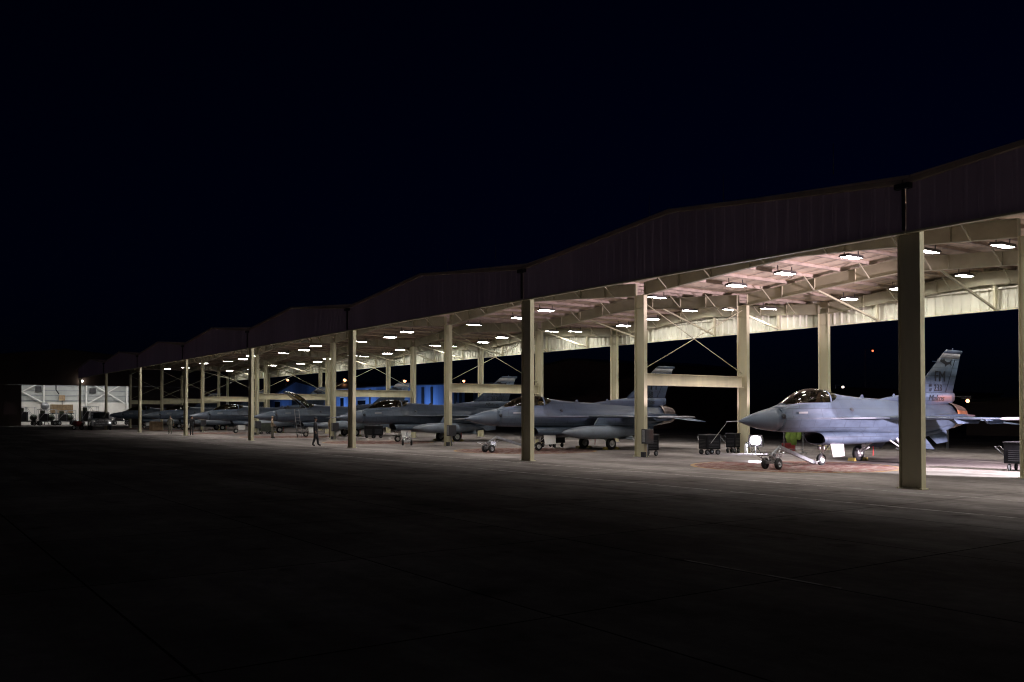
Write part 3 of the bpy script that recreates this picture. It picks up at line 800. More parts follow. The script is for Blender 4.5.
# ------------------------------------------------------------------ tow bars
def tow_bar(loc, rz, label, first=[None]):
    if first[0] is None:
        t = empty('tow_bar', (0,0,0))
        b = MB(); b.bar((0, .55, .80), (0, 3.0, .15), .10, .12); b.tube((0, .55, .80), (0, -.1, .45), .05, n=8)
        b.build('bar', M['metalgrey'], t)
        f = MB(); f.box(-.24,.24,-.04,.10,.20,.30); f.tube((-.2,.06,.28),(0,.62,.84),.03,n=8); f.tube((.2,.06,.28),(0,.62,.84),.03,n=8); f.tube((-.2,.06,.28),(-.3,-.45,.52),.025,n=8); f.tube((.2,.06,.28),(.3,-.45,.52),.025,n=8); f.tube((-.32,-.45,.52),(.32,-.45,.52),.025,n=8)
        f.box(-.15,.15,.05,.45,.30,.58); f.tube((-.3,.1,.3),(.28,.5,.62),.03,n=8); f.build('frame', M['chrome'], t, .008)
        for s_ in (-1, 1): wheel(t, (s_*.27, .03, .21), .21, .13, rimm=M['metalgrey'])
        h = MB(); h.box(-.16,.16,2.95,3.05,.08,.20); h.tube((-.14,3.0,.15),(-.14,3.25,.22),.03,n=8); h.tube((.14,3.0,.15),(.14,3.25,.22),.03,n=8); h.build('head', M['chrome'], t)
        first[0] = t
    else: t = copy_tree(first[0])
    t.location = loc; t.rotation_euler = (0, 0, rz); tag(t, label, 'tow bar', 'tow bars at the nose wheels')
tow_bar((-7.75, 3.75, .0), R(8), 'wheeled metal tow bar on the red circle at the nose wheel of the nearest jet')
tow_bar((-25.6, 3.2, .0), R(6), 'wheeled tow bar at the nose wheel of the second jet from the right')
tow_bar((-37.0, 4.6, .0), R(62), 'wheeled tow bar at the nose wheel of the jet in front of the blue building')

# ------------------------------------------------------------------ ground equipment
def cart(loc, rz, label, body, size=(.95, .75, .62), group='dark wheeled equipment carts', panel=None):
    t = empty('equipment_cart', loc, rz); lx, ly, lz = size
    b = MB(); b.box(-lx/2, lx/2, -ly/2, ly/2, .27, .27+lz); b.build('body', body, t, .03)
    tp = MB(); tp.box(-lx/2-.02, lx/2+.02, -ly/2-.02, ly/2+.02, .27+lz, .31+lz); tp.build('lid', M['dark'], t, .01)
    gl_ = MB()
    for i in range(6): gl_.box(-lx*.36, lx*.36, -ly/2-.012, -ly/2-.001, .36+i*.07, .385+i*.07)
    for i in range(6): gl_.box(lx/2+.001, lx/2+.012, -ly*.36, ly*.36, .36+i*.07, .385+i*.07)
    gl_.build('grille', M['dark'], t)
    hd = MB(); hd.tube((-lx/2, -.25, .5), (-lx/2-.35, -.25, .85), .016, n=6); hd.tube((-lx/2, .25, .5), (-lx/2-.35, .25, .85), .016, n=6); hd.tube((-lx/2-.35, -.25, .85), (-lx/2-.35, .25, .85), .016, n=6)
    hd.build('handle', M['metalgrey'], t)
    for sx in (-1, 1):
        for sy in (-1, 1): wheel(t, (sx*lx*.36, sy*ly*.38, .13), .13, .07, rimm=M['metalgrey'])
    if panel:
        p = MB(); p.box(lx/2+.013, lx/2+.02, -.1, .16, .42, .80); p.build('panel', panel, t)
    tag(t, label, 'equipment cart', group)
    return t
cart((-17.35, 10.9, 0), R(-20), 'dark louvred equipment cart between the second jet and the nearest jet', M['cartblack'], (.9, .75, .68))
cart((-18.0, 13.35, 0), R(10), 'dark equipment cart just left of the post beside the floodlight', M['cartblack'], (.55, .5, .70))
cart((-18.1, 7.4, 0), R(0), 'dark equipment cart close behind the post that stands before the second jet tail', M['cartblack'], (.8, .8, .72))
cart((-2.0, 10.3, 0), R(8), 'dark equipment cart at the right edge by the bright patch of floor', M['cartblack'], (1.1, .9, .72))
cart((-54.1, 10.7, 0), R(0), 'dark equipment cart behind the nose of the third jet from the right', M['cartblack'], (1.7, .9, .72))
cart((-73.0, 8.2, 0), R(-10), 'green equipment cart beside the posts left of the jet with the raised canopy', M['olive'], (2.0, 1.1, .8))
cart((-29.6, 10.5, 0), R(10), 'dark equipment cart under the nose of the second jet from the right', M['cartblack'], (1.3, .9, .8))

# electrical boxes on the second posts
eb0 = None
for k, l in ((1, 'dark panel box with a grey door on the post before the second jet tail'), (2, 'grey electrical box on the post left of the second jet nose'), (3, 'grey electrical box on the post by the pitot of the third jet'), (4, 'grey electrical box on the post left of the raised canopy jet'), (5, 'grey electrical box on the post at the nose of the fifth jet')):
    if eb0 is None:
        t = empty('electrical_box', (0,0,0)); eb0 = t
        b = MB(); b.box(.34,.62,-.30,.22,.62,1.30); b.build('cabinet', M['dark'], t, .015)
        b = MB(); b.box(.42,.60,-.312,-.302,.70,1.26); b.build('door', M['metalgrey'], t, .003)
        b = MB(); b.tube((.44,0,.0),(.44,0,.62),.03,n=8); b.tube((.54,-.1,.0),(.54,-.1,.62),.02,n=8); b.build('conduit', M['metalgrey'], t)
        b = MB(); b.box(.36,.58,-.36,-.2,.0,.24); b.build('valve_box', M['dark'], t, .01)
    else: t = copy_tree(eb0)
    t.location = (-W*k, DY[1], 0); tag(t, l, 'electrical box', 'electrical boxes on the shelter posts')

# flood panel light beside the third post
def flood_light(loc, rz, label, m):
    t = empty('portable_floodlight', loc, rz)
    b = MB(); b.box(-.34,.34,-.05,.05,.38,.94); b.build('lamp_housing', M['housing'], t, .02)
    b = MB(); b.prism([(.29*math.copysign(abs(math.cos(a))**.7, math.cos(a))*.82, -.052, .66+.21*math.copysign(abs(math.sin(a))**.7, math.sin(a))) for a in [2*math.pi*(i+.5)/24 for i in range(24)]], (0,-.012,0)); b.build('lamp_panel', m, t)
    for a in (0, 120, 240):
        b = MB(); b.tube((0,0,.40), (.30*math.cos(R(a+30)), .30*math.sin(R(a+30)), .01), .018, n=6); b.build('leg', M['metalgrey'], t)
    b = MB(); b.tube((0,0,.3),(0,0,.40),.03,n=8); b.box(-.37,-.345,-.03,.03,.36,.8); b.box(.345,.37,-.03,.03,.36,.8); b.box(-.37,.37,-.03,.03,.34,.37); b.build('bracket', M['metalgrey'], t)
    tag(t, label, 'floodlight')
    return t
flood_light((-16.86, 13.75, 0), R(38), 'glaring square portable floodlight on the floor beside the third post', M['flood'])
# small white jug at the base of that post
t = empty('fire_extinguisher', (-17.15, 13.35, 0)); b = MB(); b.lathe((0,0,0), (0,0,1), [(0,.09),(.40,.09),(.48,.05),(.50,.02),(.56,.02),(.56,.001)], 14); b.build('bottle', M['white'], t)
b = MB(); b.box(-.02,.10,-.015,.015,.54,.58); b.tube((0.02,0,.53),(.12,0,.25),.012,n=6); b.build('hose', M['black'], t); tag(t, 'small white fire extinguisher at the foot of the post by the floodlight', 'fire extinguisher')

# rack with green covers
t = empty('cover_rack', (-16.0, 15.6, 0), R(10))
b = MB(); b.tube((-.57,0,1.52),(.64,0,1.52),.025,n=6); b.tube((.35,0,1.52),(.55,0,1.78),.015,n=6); b.tube((.55,0,1.78),(.85,0,1.25),.015,n=6)
for x in (-.5,.55): b.tube((x,0,1.54),(x,0,.02),.02,n=6); b.tube((x,-.35,.03),(x,.35,.03),.02,n=6)
b.tube((-.52,0,.2),(.57,0,.2),.018,n=6); b.build('frame', M['metalgrey'], t)
for i, (x, w_, h_) in enumerate(((-.22,.17,1.0), (.05,.20,1.12), (.32,.14,.85))):
    b = MB(); b.smooth = True
    b.loft([[(x+w_*f*math.cos(a)+.03*math.sin(z*5+i), .10*f*math.sin(a), z) for a in [2*math.pi*j/14 for j in range(14)]] for z, f in ((1.53,.35),(1.45,.8),(1.25,1.0),(1.0,.85),(.8,1.05),(1.53-h_,.7))])
    b.build('cover', M['green'], t)
tag(t, 'stand hung with yellow-green fabric covers behind the nose of the nearest jet', 'rack')
t = empty('tool_box', (-17.3, 16.9, 0)); t.scale = (.6, .6, .8); b = MB(); b.box(-.5,.5,-.3,.3,.04,.50); b.build('body', M['red'], t, .02); b = MB(); b.box(-.51,.51,-.31,.31,.50,.56); b.tube((-.15,0,.62),(.15,0,.62),.015,n=6); b.tube((-.15,0,.56),(-.15,0,.62),.012,n=6); b.tube((.15,0,.56),(.15,0,.62),.012,n=6); b.build('lid', M['red'], t)
tag(t, 'red tool box on the floor behind the wheels of the nearest tow bar', 'tool box')

# brown crate on the floor
t = empty('wooden_crate', (-98.3, 4.1, 0)); b = MB(); b.box(-.75,.75,-.55,.55,.1,1.05); b.build('box', M['tan'], t, .01)
b = MB()
for z in (.2,.55,.95): b.box(-.77,.77,-.575,-.552,z-.05,z+.05)
for x in (-.7,0,.7): b.box(x-.05,x+.05,-.60,-.577,.1,1.05)
b.box(-.8,.8,-.6,.6,.0,.098); b.build('batten', M['tan'], t); tag(t, 'brown wooden crate on the floor beside the sixth jet', 'crate')

# ------------------------------------------------------------------ people
def person(loc, rz, jn, cloth, label, legs_m=None, cap=True):
    """jn: joint dict in metres, person faces -Y; body grown by a Skin modifier as one surface"""
    names = list(jn.keys()); idx = {n_: i for i, n_ in enumerate(names)}
    chain = [('pelvis','spine'),('spine','chest'),('chest','neck'),('neck','head'),('head','crown'),
             ('chest','shL'),('shL','elL'),('elL','wrL'),('wrL','haL'),('chest','shR'),('shR','elR'),('elR','wrR'),('wrR','haR'),
             ('pelvis','hipL'),('hipL','knL'),('knL','anL'),('anL','toL'),('pelvis','hipR'),('hipR','knR'),('knR','anR'),('anR','toR')]
    rad = dict(pelvis=(.17,.14), spine=(.165,.13), chest=(.195,.14), neck=(.055,.055), head=(.082,.092), crown=(.07,.08), sh=(.08,.08), el=(.06,.06), wr=(.032,.028), ha=(.038,.022),
               hip=(.115,.115), kn=(.085,.085), an=(.07,.07), to=(.042,.03))
    me = bpy.data.meshes.new('person'); me.from_pydata([jn[n_] for n_ in names], [(idx[a], idx[b_]) for a, b_ in chain], [])
    o = bpy.data.objects.new('person', me); col.objects.link(o)
    sk = o.modifiers.new('skin', 'SKIN'); sk.use_smooth_shade = True
    for i, n_ in enumerate(names):
        k_ = n_ if n_ in rad else n_[:-1]
        me.skin_vertices[0].data[i].radius = rad[k_]
        me.skin_vertices[0].data[i].use_root = (n_ == 'pelvis')
    su = o.modifiers.new('sub', 'SUBSURF'); su.levels = 2; su.render_levels = 2
    dg = bpy.context.evaluated_depsgraph_get(); dg.update()
    nm = bpy.data.meshes.new_from_object(o.evaluated_get(dg)); o.modifiers.clear(); o.data = nm; nm.name = 'person'
    nm.materials.clear()
    for m_ in (cloth, M['skin'], M['black'], legs_m or cloth): nm.materials.append(m_)
    hz = Vector(jn['neck']).z; hl, hr = Vector(jn['haL']), Vector(jn['haR']); pz = Vector(jn['pelvis']).z
    for p in nm.polygons:
        c = p.center; p.use_smooth = True
        if c.z > hz+.0: p.material_index = 1
        elif (c-hl).length < .085 or (c-hr).length < .085: p.material_index = 1
        elif c.z < .13: p.material_index = 2
        elif c.z < pz: p.material_index = 3
        else: p.material_index = 0
    hd = Vector(jn['head'])
    if cap:
        b = MB(); b.ball((hd.x, hd.y+.01, hd.z+.085), (.098, .112, .07), 12); b.box(hd.x-.07, hd.x+.07, hd.y-.19, hd.y-.07, hd.z+.065, hd.z+.08); b.build('cap', cloth, o)
    f = MB(); f.add([(hd.x-.018,hd.y-.09,hd.z+.03),(hd.x+.018,hd.y-.09,hd.z+.03),(hd.x+.02,hd.y-.085,hd.z-.015),(hd.x-.02,hd.y-.085,hd.z-.015),(hd.x,hd.y-.118,hd.z-.01)], [(0,1,4),(1,2,4),(2,3,4),(3,0,4)])
    f.build('nose', M['skin'], o)
    # fingers and thumbs
    for h_, w_ in ((hl, Vector(jn['wrL'])), (hr, Vector(jn['wrR']))):
        d = (h_-w_).normalized(); s_ = d.cross(Vector((0,1,0))).normalized()
        fg = MB()
        for q, ln_ in ((-.026,.062),(-.009,.075),(.009,.070),(.026,.055)):
            a_ = h_+s_*0+Vector((0,1,0))*q+d*.02; m1 = a_+d*ln_*.6; e_ = m1+(d+s_*(.6 if h_.x > 0 else -.6)*-1).normalized()*ln_*.5
            fg.tube(a_, m1, .0095, .009, 6); fg.tube(m1, e_, .009, .0075, 6)
        fg.tube(h_-d*.02+Vector((0,-.03,0)), h_+d*.02+Vector((0,-.065,0)), .011, .009, 6)
        fg.build('fingers', M['skin'], o)
    o.location = loc; o.rotation_euler = (0, 0, rz); tag(o, label, 'person'); return o
def pose(step=.0, armL=(.30,-.02,.95), armR=(-.30,-.02,.95), lean=0, elL=None, elR=None, twist=0):
    return dict(pelvis=(0,0,.96), spine=(0,-lean*.3,1.14), chest=(0,-lean*.7,1.36), neck=(0,-lean-.005,1.54), head=(0,-lean-.02,1.66), crown=(0,-lean-.02,1.75),
      shL=(.19,-lean*.8,1.44), elL=elL or (.26,.03-lean*.5,1.19), wrL=armL, haL=(armL[0]+.01, armL[1]-.03, armL[2]-.08),
      shR=(-.19,-lean*.8,1.44), elR=elR or (-.26,.03-lean*.5,1.19), wrR=armR, haR=(armR[0]-.01, armR[1]-.03, armR[2]-.08),
      hipL=(.10,0,.92), knL=(.115,-step*.55-.02,.50), anL=(.12,-step,.09), toL=(.13,-step-.17,.045),
      hipR=(-.10,0,.92), knR=(-.115,step*.3-.03,.50), anR=(-.12,step,.09), toR=(-.13,step-.17,.045))
camrz = lambda x, y: math.atan2(CAM[0]-x, -(CAM[1]-y))
person((-39.4, -.55, 0), R(150), pose(.16), M['darkcloth'], 'person in dark clothing walking on the apron just left of a dark front post')
person((-57.2, 3.2, 0), R(160), pose(.06, elR=(-.36,-.02,1.25), armR=(-.22,-.18,1.12)), M['tancloth'], 'person in tan uniform standing at the nose of the jet with the raised canopy', legs_m=M['camo'])
person((-78.6, .7, 0), R(60), pose(.05), M['camo'], 'person in camouflage standing between the crate and the fifth jet nose')
person((-71.9, .9, 0), R(250), pose(.22, lean=.05), M['darkcloth'], 'person in dark clothing striding past the front post by the fifth jet')
person((-56.4, 7.9, 0), R(120), pose(.05, elL=(.30,-.12,1.28), armL=(.16,-.28,1.32)), M['tancloth'], 'person in tan clothing standing beside the post behind the boarding ladder')
person((-100.5, 8.5, 0), R(30), pose(.05), M['darkcloth'], 'person in dark clothing standing beside the farthest jet')

# ------------------------------------------------------------------ silver car by the far hangar
def suv(loc, rz):
    t = empty('parked_car', loc, rz)     # front faces -Y
    prof = [(-2.28,.42),(-2.32,.62),(-2.27,.86),(-2.05,.98),(-1.25,1.08),(-.62,1.60),(.1,1.72),(1.5,1.70),(2.05,1.58),(2.28,1.05),(2.34,.62),(2.26,.40)]
    b = MB(); rings = []
    for x, f in ((-.92,0),(-.86,.8),(-.60,1),(.60,1),(.86,.8),(.92,0)):
        r = []
        for y, z in prof:
            inset = max(0, (z-1.0))*.32
            xx = x*(1-inset*.55)
            r.append((xx, y*(1-.02*(1-f)), .40+(z-.40)*(1-.035*(1-f))))
        rings.append(r)
    b.smooth = False; b.loft(rings); b.build('body', M['carpaint'], t, .04)
    gsh = MB(); gsh.add([(-.70,-1.30,1.09),(.70,-1.30,1.09),(.60,-.67,1.60),(-.60,-.67,1.60),(-.70,-1.27,1.07),(.70,-1.27,1.07),(.60,-.64,1.58),(-.60,-.64,1.58)], [(0,1,2,3),(4,5,6,7),(0,1,5,4),(1,2,6,5),(2,3,7,6),(3,0,4,7)])
    o = gsh.build('windscreen', M['glassdark'], t); o.location = (0,-.02,.012)
    for s in (-1, 1):
        w_ = MB(); w_.prism([(s*.845,-.95,1.10),(s*.78,-.55,1.52),(s*.765,1.35,1.60),(s*.80,1.95,1.14)], (s*.02,0,0)); w_.build('side_window', M['glassdark'], t)
        h_ = MB(); h_.prism([(s*.58,-2.295,.76),(s*.88,-2.20,.80),(s*.88,-2.16,.92),(s*.56,-2.25,.88)], (0,-.03,0)); h_.build('headlight', M['white'], t)
        mr_ = MB(); mr_.box(s*.90,s*1.08,-1.0,-.82,1.05,1.22); mr_.build('door_mirror', M['carpaint'], t, .02)
        rk_ = MB(); rk_.bar((s*.55,-.4,1.76),(s*.55,1.6,1.76),.04,.04); rk_.build('roof_rail', M['metalgrey'], t)
        for y in (-1.42, 1.38): wheel(t, (s*.84, y, .36), .36, .22, rimm=M['metalgrey'])
    g_ = MB(); g_.box(-.52,.52,-2.335,-2.30,.64,.86); g_.box(-.7,.7,-2.34,-2.30,.44,.56); g_.build('grille', M['dark'], t)
    c_ = MB(); c_.box(-.55,.55,-2.35,-2.336,.74,.77); c_.build('chrome_bar', M['chrome'], t)
    return t
car = suv((-106.5, -.6, 0), R(84)); car.scale = (1.25, 1.25, 1.32)
tag(car, 'silver sport utility car parked at the far end beside the lit hangar', 'car')
t = empty('flight_line_cart', (-109.2, -2.6, 0)); b = MB(); b.lathe((0,0,.75),(1,.3,0),[(-.6,.02),(-.55,.35),(.5,.35),(.6,.02)],14); b.build('tank', M['red'], t)
b = MB(); b.box(-.6,.6,-.3,.3,.3,.36); b.tube((-.58,0,.33),(-1.1,0,.8),.02,n=6); b.build('frame', M['dark'], t)
for s in (-1,1): wheel(t, (0, s*.42, .28), .28, .1)
tag(t, 'red wheeled fire bottle beside the silver car', 'fire bottle')

# ------------------------------------------------------------------ far lit hangar
HX = -150
hg = empty('lit_hangar', (HX-8, 4, 0)); tag(hg, 'dark hangar at the far left, its wide doorway open on a bright white interior', 'hangar')
hinv = Matrix.Translation((-(HX-8), -4, 0))
def HP(mb, name, m, par=None, bevel=0):
    o = mb.build(name, m, par or hg, bevel)
    if par is None: o.matrix_parent_inverse = hinv
    return o
Y0, Y1 = -4.2, 12.2
b = MB(); b.box(HX, HX+.3, -30, Y0, 0, 6.6)
b.box(HX, HX+.3, Y1+.02, 33.9, 0, 6.6)
b.add([(HX,-30,6.62),(HX,34,6.62),(HX,34,9.6),(HX,2,12.6),(HX,-30,8.6),(HX+.3,-30,6.62),(HX+.3,34,6.62),(HX+.3,34,9.6),(HX+.3,2,12.6),(HX+.3,-30,8.6)],
      [(0,1,2,3,4),(5,6,7,8,9),(0,1,6,5),(1,2,7,6),(2,3,8,7),(3,4,9,8),(4,0,5,9)])
HP(b, 'front_wall', M['darkwall'])
b = MB(); b.box(HX-18, HX, -30.0, -29.7, 0, 8.5); b.box(HX-18.3, HX-18, -30, 34, 0, 4.05)
HP(b, 'lower_wall', M['hangwains'])
b = MB(); b.box(HX-18.3, HX-18, -30, 34, 4.05, 9.3); HP(b, 'rear_wall', M['hangwall'])
b = MB(); b.box(HX-18, HX-.01, -30, 34, 9.3, 9.5); HP(b, 'ceiling', M['hangwall'])
for i in range(6):
    b = MB(); b.box(HX-17.98, HX-17.86, -29.6, 33.9, 4.3+i*.9, 4.42+i*.9); HP(b, 'girt', M['girt'])
for y in (-5.6, 1.4, 8.4, 15.4, 22.4, 29.4):
    b = MB(); b.box(HX-17.85, HX-17.45, y-.13, y+.13, 0, 9.2); HP(b, 'inner_post', M['white'])
for (a, c_) in (((-5.4, 7.8), (1.2, 4.0)), ((1.2, 7.8), (-5.4, 4.0)), ((8.6, 7.9), (15.2, 3.8)), ((15.2, 7.9), (8.6, 3.8))):
    b = MB(); b.bar((HX-17.4, a[0], a[1]), (HX-17.4, c_[0], c_[1]), .2, .2, up=(1,0,0)); HP(b, 'wall_brace', M['white'])
for (y, z, w_, h_) in ((.5, 6.4, 1.0, 1.0), (4.35, 4.83, 1.0, 1.0), (9.5, 6.2, 1.05, 1.0), (-3.4, 4.9, .7, .5)):
    b = MB(); b.box(HX-17.8, HX-17.6, y-w_/2, y+w_/2, z-h_/2, z+h_/2); HP(b, 'wall_vent', M['tan'] if z < 5 else M['dark'])
b = MB(); b.tube((HX-17.3, 3.3, 8.5), (HX-17.3, 3.3, 6.3), .1, n=8); b.tube((HX-17.3, 3.3, 6.3), (HX-17.3, 3.8, 5.5), .1, n=8); b.tube((HX-17.3, 4.35, 4.3), (HX-17.3, 4.35, 1), .07, n=8); HP(b, 'duct', M['dark'])
for (x, y) in ((HX-5, -1), (HX-5, 5.5), (HX-5, 12), (HX-12, -1), (HX-12, 6), (HX-12, 12), (HX-5,19), (HX-12,19)):
    b = MB(); b.box(x-.35, x+.35, y-.9, y+.9, 8.95, 9.05); HP(b, 'interior_lamp', emit('hangar_lamp', (1,.97,.92), 46) if 'hl' not in M else M['hl'])
    M['hl'] = bpy.data.materials['hangar_lamp']
b = MB(); b.ball((HX+.75, 4.6, 7.35), .16, 10); lp = HP(b, 'wall_lamp', M['whitebulb']); lp.data.materials[0] = emit('wall_lamp_glow', (1, .97, .88), 18)
b = MB(); b.tube((HX+.3, 4.6, 7.7), (HX+.75, 4.6, 7.52), .05, n=6); HP(b, 'lamp_bracket', M['dark'])
# equipment inside the hangar
def hthing(name, label, cat, loc): t_ = empty(name, loc); tag(t_, label, cat, 'equipment stored in the lit hangar'); return t_
t = hthing('shipping_crate', 'large tan crate on a trailer against the white wall of the lit hangar', 'crate', (HX-13, 3.6, 0))
b = MB(); b.box(-1, 1, -1.7, 1.7, 2.1, 3.6); b.build('box', M['tan'], t, .03)
b = MB()
for y in (-1.6, 0, 1.6): b.box(1.01, 1.08, y-.06, y+.06, 2.1, 3.6)
b.build('batten', M['tan'], t)
b = MB(); b.box(-1.1, 1.1, -1.9, 1.9, 1.95, 2.1); 
for y in (-1.5, 1.5):
    for x in (-.8, .8): b.box(x-.08, x+.08, y-.08, y+.08, 0, 1.95)
b.build('stand', M['dark'], t)
def lattice_cart(loc, label, n=4, h=1.7, seed=1):
    rn = random.Random(seed); t_ = hthing('equipment_trolley', label, 'trolley', loc); t_.scale = (1.3, 1.25, 1.4)
    b = MB(); b.box(-.7,.7,-1.2,1.2,.45,.6); b.box(-.5,.5,-.9,.2,.6,h*.75); b.build('bed', M['dark'], t_, .02)
    b = MB()
    for s in (-1,1):
        for y in (-1.1, 0, 1.1): b.tube((s*.65, y, .6), (s*.65, y, h), .03, n=6)
        b.tube((s*.65,-1.1,h),(s*.65,1.1,h),.03,n=6); b.tube((s*.65,-1.1,.65),(s*.65,0,h),.025,n=6); b.tube((s*.65,0,h),(s*.65,1.1,.65),.025,n=6)
    b.tube((-.65,-1.1,h),(.65,-1.1,h),.03,n=6); b.tube((-.65,1.1,h),(.65,1.1,h),.03,n=6)
    b.build('frame', M['metalgrey'], t_)
    b = MB(); b.ball((0, rn.uniform(.4,.9), .95), (.4,.45,.4), 10); b.box(-.3,.3,-.8,-.3,h*.75,h*.95); b.build('load', M['olive'], t_)
    for s in (-1,1):
        for y in (-.9,.9): wheel(t_, (s*.7,y,.26), .26, .14, rimm=M['metalgrey'])
lattice_cart((HX-6, -2.8, 0), 'dark trolley nearest the left side of the lit hangar doorway', seed=2, h=2.2)
lattice_cart((HX-5, .2, 0), 'dark trolley in front of the mast stand in the lit hangar', seed=3, h=1.9)
lattice_cart((HX-7, 3.4, 0), 'dark trolley under the tan crate in the lit hangar', seed=4, h=1.8)
lattice_cart((HX-4.5, 6.6, 0), 'dark trolley with curved rail beside the hangar door post', seed=5, h=2.3)
lattice_cart((HX-8, 12.4, 0), 'dark trolley behind the silver car in the lit hangar', seed=6, h=1.5)
t = hthing('mast_stand', 'thin mast stand with a round dish between the trolleys in the lit hangar', 'mast', (HX-9, .4, 0))
b = MB(); b.tube((0,0,0),(0,0,3.2),.06,n=8); b.tube((0,-.7,0),(0,0,1.8),.04,n=6); b.tube((0,.7,0),(0,0,1.8),.04,n=6); b.build('mast', M['dark'], t)
b = MB(); b.lathe((.1,0,3.3),(1,0,.1),[(0,.65),(.08,.62),(.12,.001)],16); b.build('dish', M['metalgrey'], t)

# ------------------------------------------------------------------ buildings behind
# blue-lit building (its apron side faces -Y)
def building(name, label, x0, x1, y0, y1, zl, zr, zp, wall, windows=(), bands=True, lampz=None, cat='building'):
    t = empty(name, ((x0+x1)/2, (y0+y1)/2, 0)); iv = Matrix.Translation((-(x0+x1)/2, -(y0+y1)/2, 0))
    xm = (x0+x1)/2
    b = MB(); b.prism([(x0,y0,0),(x1,y0,0),(x1,y0,zr),(xm,y0,zp),(x0,y0,zl)], (0,y1-y0,0)); o = b.build('wall', wall, t); o.matrix_parent_inverse = iv
    b = MB()
    for xa, za, xb, zb in ((x0-.3, zl, xm, zp), (xm, zp, x1+.3, zr)):
        b.add([(xa,y0-.3,za+.01),(xb,y0-.3,zb+.01),(xb,y1+.3,zb+.01),(xa,y1+.3,za+.01),(xa,y0-.3,za+.2),(xb,y0-.3,zb+.2),(xb,y1+.3,zb+.2),(xa,y1+.3,za+.2)],
              [(0,1,2,3),(4,5,6,7),(0,1,5,4),(1,2,6,5),(2,3,7,6),(3,0,4,7)])
    o = b.build('roof', M['dark'], t); o.matrix_parent_inverse = iv
    for (xa, xb, za, zb, kind) in windows:
        b = MB(); b.box(xa, xb, y0-.06, y0-.003, za, zb); o = b.build(kind, M['glassdark'] if kind == 'window' else M['dark'], t); o.matrix_parent_inverse = iv
        if kind == 'window':
            b = MB(); b.box(xa-.1, xb+.1, y0-.1, y0-.061, zb, zb+.12); b.box(xa-.1, xb+.1, y0-.1, y0-.061, za-.12, za); f = b.build('window_frame', M['white'], t); f.matrix_parent_inverse = iv
    tag(t, label, cat); return t
building('blue_building', 'blue-lit building with gabled roof behind the jet with the raised canopy', -201, -166, 55, 75, 5.6, 6.9, 9.2, M['blue'],
         [(-186,-182,1,6.2,'door'),(-197,-193.5,3.2,4.8,'window')])
bb = building('blue_building', 'long flat blue-lit building behind the third jet from the right', -163.5, -106.5, 55, 72, 7.0, 6.7, 7.05, M['blue'],
         [(-133.4,-130.0,2.6,4.4,'window'),(-151,-147.5,2.8,4.6,'window'),(-112.6,-111.9,.5,5.8,'door'),(-114.2,-113.5,.5,5.8,'door'),(-115.8,-115.1,.5,5.8,'door'),(-117.3,-116.7,.5,5.8,'door'),(-110.9,-108.4,3.0,5.6,'window'),(-132.6,-130.2,5.0,6.4,'door'),(-125.2,-124.2,0,6.6,'door'),(-159.2,-157.6,3.4,5.2,'window'),(-155.2,-154.6,0,6.7,'door'),(-140.3,-136.5,2.2,6.4,'door'),(-122.0,-121.2,0,6.6,'door'),(-145.9,-145.2,0,6.7,'door')])
building('dark_building', 'dark windowless hangar behind the nose of the second jet', -99, -80, 60, 85, 9.0, 8.8, 9.9, M['darkwall'])
building('dark_building', 'low dark building just right of the taller dark hangar', -79, -73, 60, 75, 6.6, 6.6, 7.0, M['darkwall'])
building('dark_building', 'dark building behind the tail of the second jet', -66, -48, 80, 100, 4.5, 4.5, 5.2, M['darkwall'])
building('dark_building', 'dark brick-red building behind the tail of the nearest jet', -31, -22, 60, 75, 3.1, 3.05, 3.3, M['darkwall'])
# added blue lamps on the ground that light the blue walls
def area(name, loc, rot, size, power, c, parent=None):
    l = bpy.data.lights.new(name, 'AREA'); l.shape = 'RECTANGLE'; l.size = size[0]; l.size_y = size[1]; l.energy = power; l.color = c; l.spread = R(130)
    o = bpy.data.objects.new(name, l); col.objects.link(o); o.location = loc; o.rotation_euler = rot; return o
for x, e in ((-190, 70), (-173, 45), (-158, 190), (-146, 230), (-134, 230), (-122, 210)):
    t = empty('added_blue_lamp', (x, 49.5, 0)); b = MB(); b.box(-.5,.5,-.2,.2,.3,.9); b.build('lamp_housing', M['dark'], t, .02); b = MB(); b.tube((0,0,0),(0,0,.3),.05,n=8); b.build('leg', M['dark'], t)
    tag(t, 'added low lamp on the ground washing the blue building wall', 'floodlight', 'added lamps along the blue buildings')
    area('added_blue_beam', (x, 49.8, 1.0), (R(115), 0, 0), (1.0, .5), e, (.30, .50, 1.0))

# ------------------------------------------------------------------ street lamps far behind
def lamp_post(loc, h, label, m, r=.22, arm=(1.2, 0)):
    t = empty('lamp_post', loc)
    b = MB(); b.tube((0,0,0),(0,0,h+.35),.08,.05,8); b.tube((0,0,h+.3),(arm[0],arm[1],h+.25),.03,n=6); b.build('pole', M['metalgrey'], t)
    b = MB(); b.box(arm[0]-.3,arm[0]+.3,arm[1]-.18,arm[1]+.18,h+.12,h+.3); b.build('lamp_head', M['dark'], t, .02)
    b = MB(); b.ball((arm[0],arm[1],h), r, 10); b.build('bulb', m, t)
    tag(t, label, 'lamp post', 'distant lamp posts behind the shelter')
lamp_post((-214.65-1.2, 65, 0), 10.79, 'lamp post with a pale bulb over the gabled blue building', M['sodium'], .30)
lamp_post((-179.1-1.2, 65, 0), 9.7, 'orange lamp post behind the post left of the third jet', M['sodium'], .34)
lamp_post((-150.05-1.2, 65, 0), 8.64, 'orange lamp post behind the tail of the fourth jet', M['sodium'], .30)
lamp_post((-127.3-1.2, 65, 0), 7.97, 'orange lamp post over the right end of the long blue building', M['sodium'], .25)
